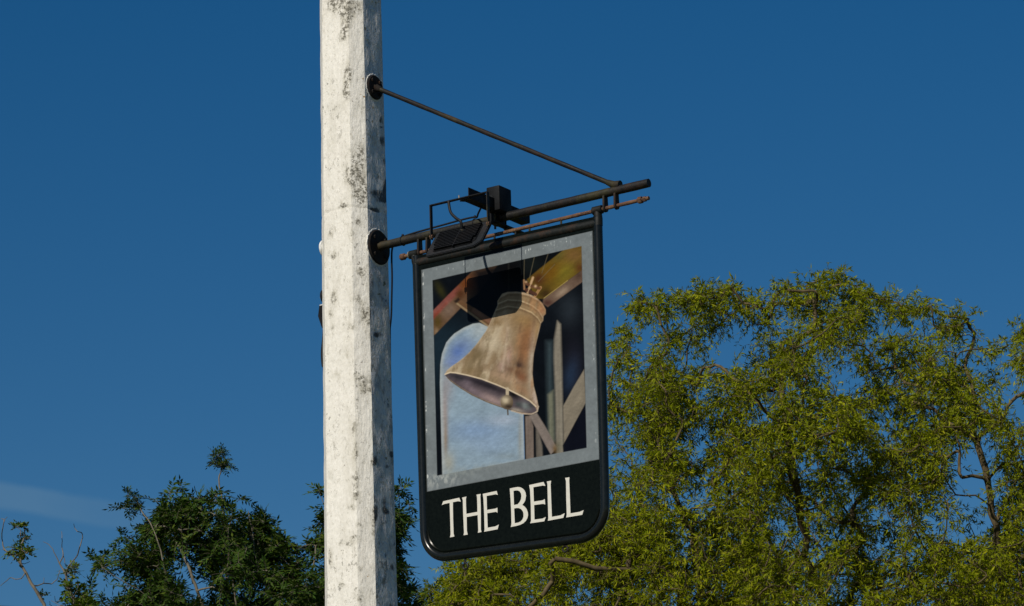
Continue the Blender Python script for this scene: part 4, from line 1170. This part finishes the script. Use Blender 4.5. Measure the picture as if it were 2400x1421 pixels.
def ash():
    Y0 = 44.0; ppm = FPX / 46.5
    sil = [(165, 1440), (160, 1400), (240, 1385), (300, 1370), (285, 1340), (230, 1350), (165, 1325), (180, 1300), (205, 1290), (215, 1283), (255, 1285), (275, 1300), (290, 1310), (300, 1275), (318, 1268), (335, 1300), (350, 1275), (335, 1245), (335, 1228), (365, 1215), (385, 1205),
           (398, 1175), (428, 1170), (440, 1185), (465, 1160), (500, 1158), (535, 1165), (560, 1180), (605, 1170), (645, 1175), (665, 1210), (690, 1205), (722, 1195), (728, 1150), (752, 1140), (770, 1200), (800, 1190), (870, 1180), (915, 1160),
           (945, 1150), (950, 1185), (932, 1215), (955, 1245), (940, 1290), (968, 1330), (965, 1440), (1000, 1600), (980, 2000), (850, 2200), (500, 2250), (250, 2100), (140, 1800)]
    gaps = [(430, 1345, 60, 45), (330, 1375, 50, 26), (560, 1370, 40, 16), (600, 1400, 26, 20), (268, 1345, 26, 16), (685, 1260, 12, 26), (480, 1395, 44, 26), (650, 1385, 20, 22)]
    C = []; Rr = []
    def add(n, x0, x1, y0, y1, keep, big):
        got = 0; tries = 0
        while got < n and tries < n * 80:
            tries += 1
            x = random.uniform(x0, x1); y = random.uniform(y0, y1)
            if not inpoly(x, y, sil): continue
            dm = dist_poly(x, y, sil) / ppm; R_ = min(2.4, .1 + 1.3 * math.sqrt(dm))
            if not big and any(((x - gx) / rx) ** 2 + ((y - gy) / ry) ** 2 < 1 for gx, gy, rx, ry in gaps) and random.random() < .93: continue
            P = far(x, y, Y0 + random.uniform(-R_, R_))
            if noise.noise(P * 1.3) < keep: continue
            C.append(np.array(P)); Rr.append(1.5 if big else 1.0); got += 1
    add(560, 150, 990, 1110, 1450, -.08, False)
    add(300, 130, 1010, 1450, 2250, -.3, True)
    for x, y, o in ((512, 1068, -.3), (528, 1078, -.2), (503, 1082, -.25), (533, 1092, -.3), (518, 1092, -.35), (520, 1062, -.2), (306, 1163, -.1), (321, 1168, -.1), (316, 1190, -.1), (322, 1193, 0)):
        C.append(np.array(far(x, y, Y0 + o))); Rr.append(.56)
    base = far(560, 1421, Y0); base = Vector((base.x, base.y, 0)); fork = Vector((base.x + .1, base.y, 4.6))
    seeds = [base, (base + fork) / 2 + Vector((.1, 0, 0)), fork]; par = [-1, 0, 1]
    def limb(pl, start):
        k = start
        for x, y, o in pl: seeds.append(far(x, y, Y0 + o)); par.append(k); k = len(seeds) - 1
        return k
    limb([(520, 1700, 0), (482, 1440, -.5), (462, 1385, -.6), (448, 1345, -.6), (430, 1300, -.5), (412, 1268, -.4)], 2)
    limb([(600, 1700, 0), (555, 1430, -.3), (545, 1360, -.4), (540, 1300, -.5), (528, 1235, -.5), (522, 1180, -.4), (513, 1122, -.3), (519, 1098, -.3)], 2)
    limb([(650, 1700, .3), (640, 1440, 0), (620, 1360, -.2), (600, 1310, -.3), (592, 1250, -.3), (582, 1198, -.3)], 2)
    limb([(800, 1700, .2), (760, 1440, 0), (735, 1360, 0), (740, 1280, 0)], 2)
    k = limb([(380, 1440, -.3), (350, 1400, -.4), (300, 1370, -.5), (240, 1330, -.5)], 3)
    limb([(400, 1395, -.6), (385, 1330, -.7), (370, 1270, -.7), (345, 1215, -.3), (328, 1190, -.1)], len(seeds) - 4)
    limb([(900, 1700, .2), (930, 1440, 0), (925, 1350, 0)], 2)
    pts, par = grow([np.array(s) for s in seeds], par, C, .18)
    r = root('ash_tree', base, 'dark green feathery leaved tree at the lower left behind the post', 'tree')
    off = np.array(base)
    branch_mesh(pts, par, .0042, .36, MT['barkd'], r, off, 'trunk', 6, None, .05, .12)
    lv = Leaves(); tv = nb_arr()
    for c, s in zip(C, Rr):
        rosette(lv, tv, c, s)
        if s < .6: rosette(lv, tv, c + rng.normal(size=3) * .03, s)
        if s == 1.0 and random.random() < .6: rosette(lv, tv, c + rng.normal(size=3) * .14, s)
    tv.mesh('leaf_stalks', MT['barkd'], r, off)['kind'] = 'stuff'
    lv.mesh('crown', MT['ash'], r, off)

def sparse_trees():
    def build(name, label, Y0, trunk, limbs, tufts, rad, matb, wideleaf, dens=1.0):
        first = far(*trunk[0], Y0); base = Vector((first.x + .25, first.y, 0))
        seeds = [base, Vector((base.x - .05, base.y, first.z * .5))]; par = [-1, 0]
        k = 1; idx = {}
        for p in trunk: seeds.append(far(p[0], p[1], Y0)); par.append(k); k = len(seeds) - 1; idx[p] = k
        for st, pl in limbs:
            k = idx[st]
            for p in pl: seeds.append(far(p[0], p[1], Y0 + random.uniform(-.15, .15))); par.append(k); k = len(seeds) - 1; idx[p] = k
        r = root(name, base, label, 'tree'); off = np.array(base)
        pts = [np.array(s) for s in seeds]
        # join each leaf tuft to the nearest branch point
        T = [np.array(far(x, y, Y0 + random.uniform(-.12, .12))) for x, y, s in tufts]
        pts, par = grow(pts, par, T, .05)
        branch_mesh(pts, par, rad, .5, matb, r, off, 'trunk', 7, None, .035, .2)
        lv = Leaves(); tv = nb_arr()
        for c, (x, y, s) in zip(T, tufts): rosette(lv, tv, c, s, .3, (6, 9), 2, wideleaf)
        tv.mesh('leaf_stalks', matb, r, off)['kind'] = 'stuff'
        lv.mesh('crown', MT['sap'], r, off)
    t1 = [(105, 1425), (92, 1398), (78, 1375), (62, 1345), (48, 1322), (32, 1305), (14, 1292), (4, 1287)]
    build('half_bare_tree', 'nearly bare slender tree with two leaf tufts at the left edge', 38.0, t1,
          [((14, 1292), [(6, 1270), (6, 1240), (9, 1225), (17, 1212)]), ((9, 1225), [(3, 1215)]), ((48, 1322), [(58, 1322), (70, 1316)]), ((48, 1322), [(53, 1300), (50, 1280), (48, 1255), (49, 1243)]),
           ((50, 1280), [(56, 1262), (66, 1262)]), ((62, 1345), [(50, 1356), (26, 1354), (10, 1366), (0, 1374)]),
           ((78, 1375), [(88, 1373), (102, 1367), (120, 1369), (132, 1360), (138, 1345), (139, 1337)]), ((102, 1367), [(103, 1354)]), ((92, 1398), [(98, 1398), (104, 1396)])],
          [(40, 1237, .55), (48, 1234, .5), (57, 1238, .5), (58, 1254, .35), (47, 1266, .4), (28, 1288, .6), (40, 1286, .6), (52, 1290, .65), (64, 1296, .6), (42, 1300, .5), (22, 1298, .35), (98, 1397, .4), (66, 1262, .25)], .0026, MT['barkl'], .36)
    t2 = [(178, 1430), (172, 1405), (160, 1375), (155, 1350), (148, 1335), (140, 1322), (132, 1305), (125, 1290), (115, 1277), (101, 1270)]
    build('leafy_stemmed_tree', 'slim tree with bare forked top twigs and leaves climbing its stem', 40.0, t2,
          [((140, 1322), [(144, 1312), (148, 1302), (145, 1284), (145, 1262), (144, 1246)]), ((148, 1302), [(152, 1320), (157, 1330)]), ((155, 1350), [(160, 1330), (168, 1318), (180, 1304), (187, 1282), (192, 1265), (193, 1252), (182, 1246), (175, 1238), (173, 1228)]),
           ((172, 1405), [(181, 1385), (182, 1360)]), ((160, 1375), [(150, 1400), (135, 1410), (128, 1398)]), ((178, 1430), [(150, 1421), (120, 1408)]), ((178, 1430), [(122, 1421), (116, 1410)])],
          [(168, 1335, .6), (175, 1342, .6), (160, 1345, .55), (160, 1362, .6), (166, 1372, .7), (158, 1380, .7), (170, 1388, .7), (188, 1388, .7), (196, 1396, .6), (184, 1400, .8), (176, 1410, .7), (198, 1412, .8), (186, 1420, .8), (208, 1412, .7), (172, 1425, .7), (200, 1426, .9), (216, 1424, .7), (178, 1330, .4)], .0026, MT['barkl'], .30)
willow()
ash()
sparse_trees()
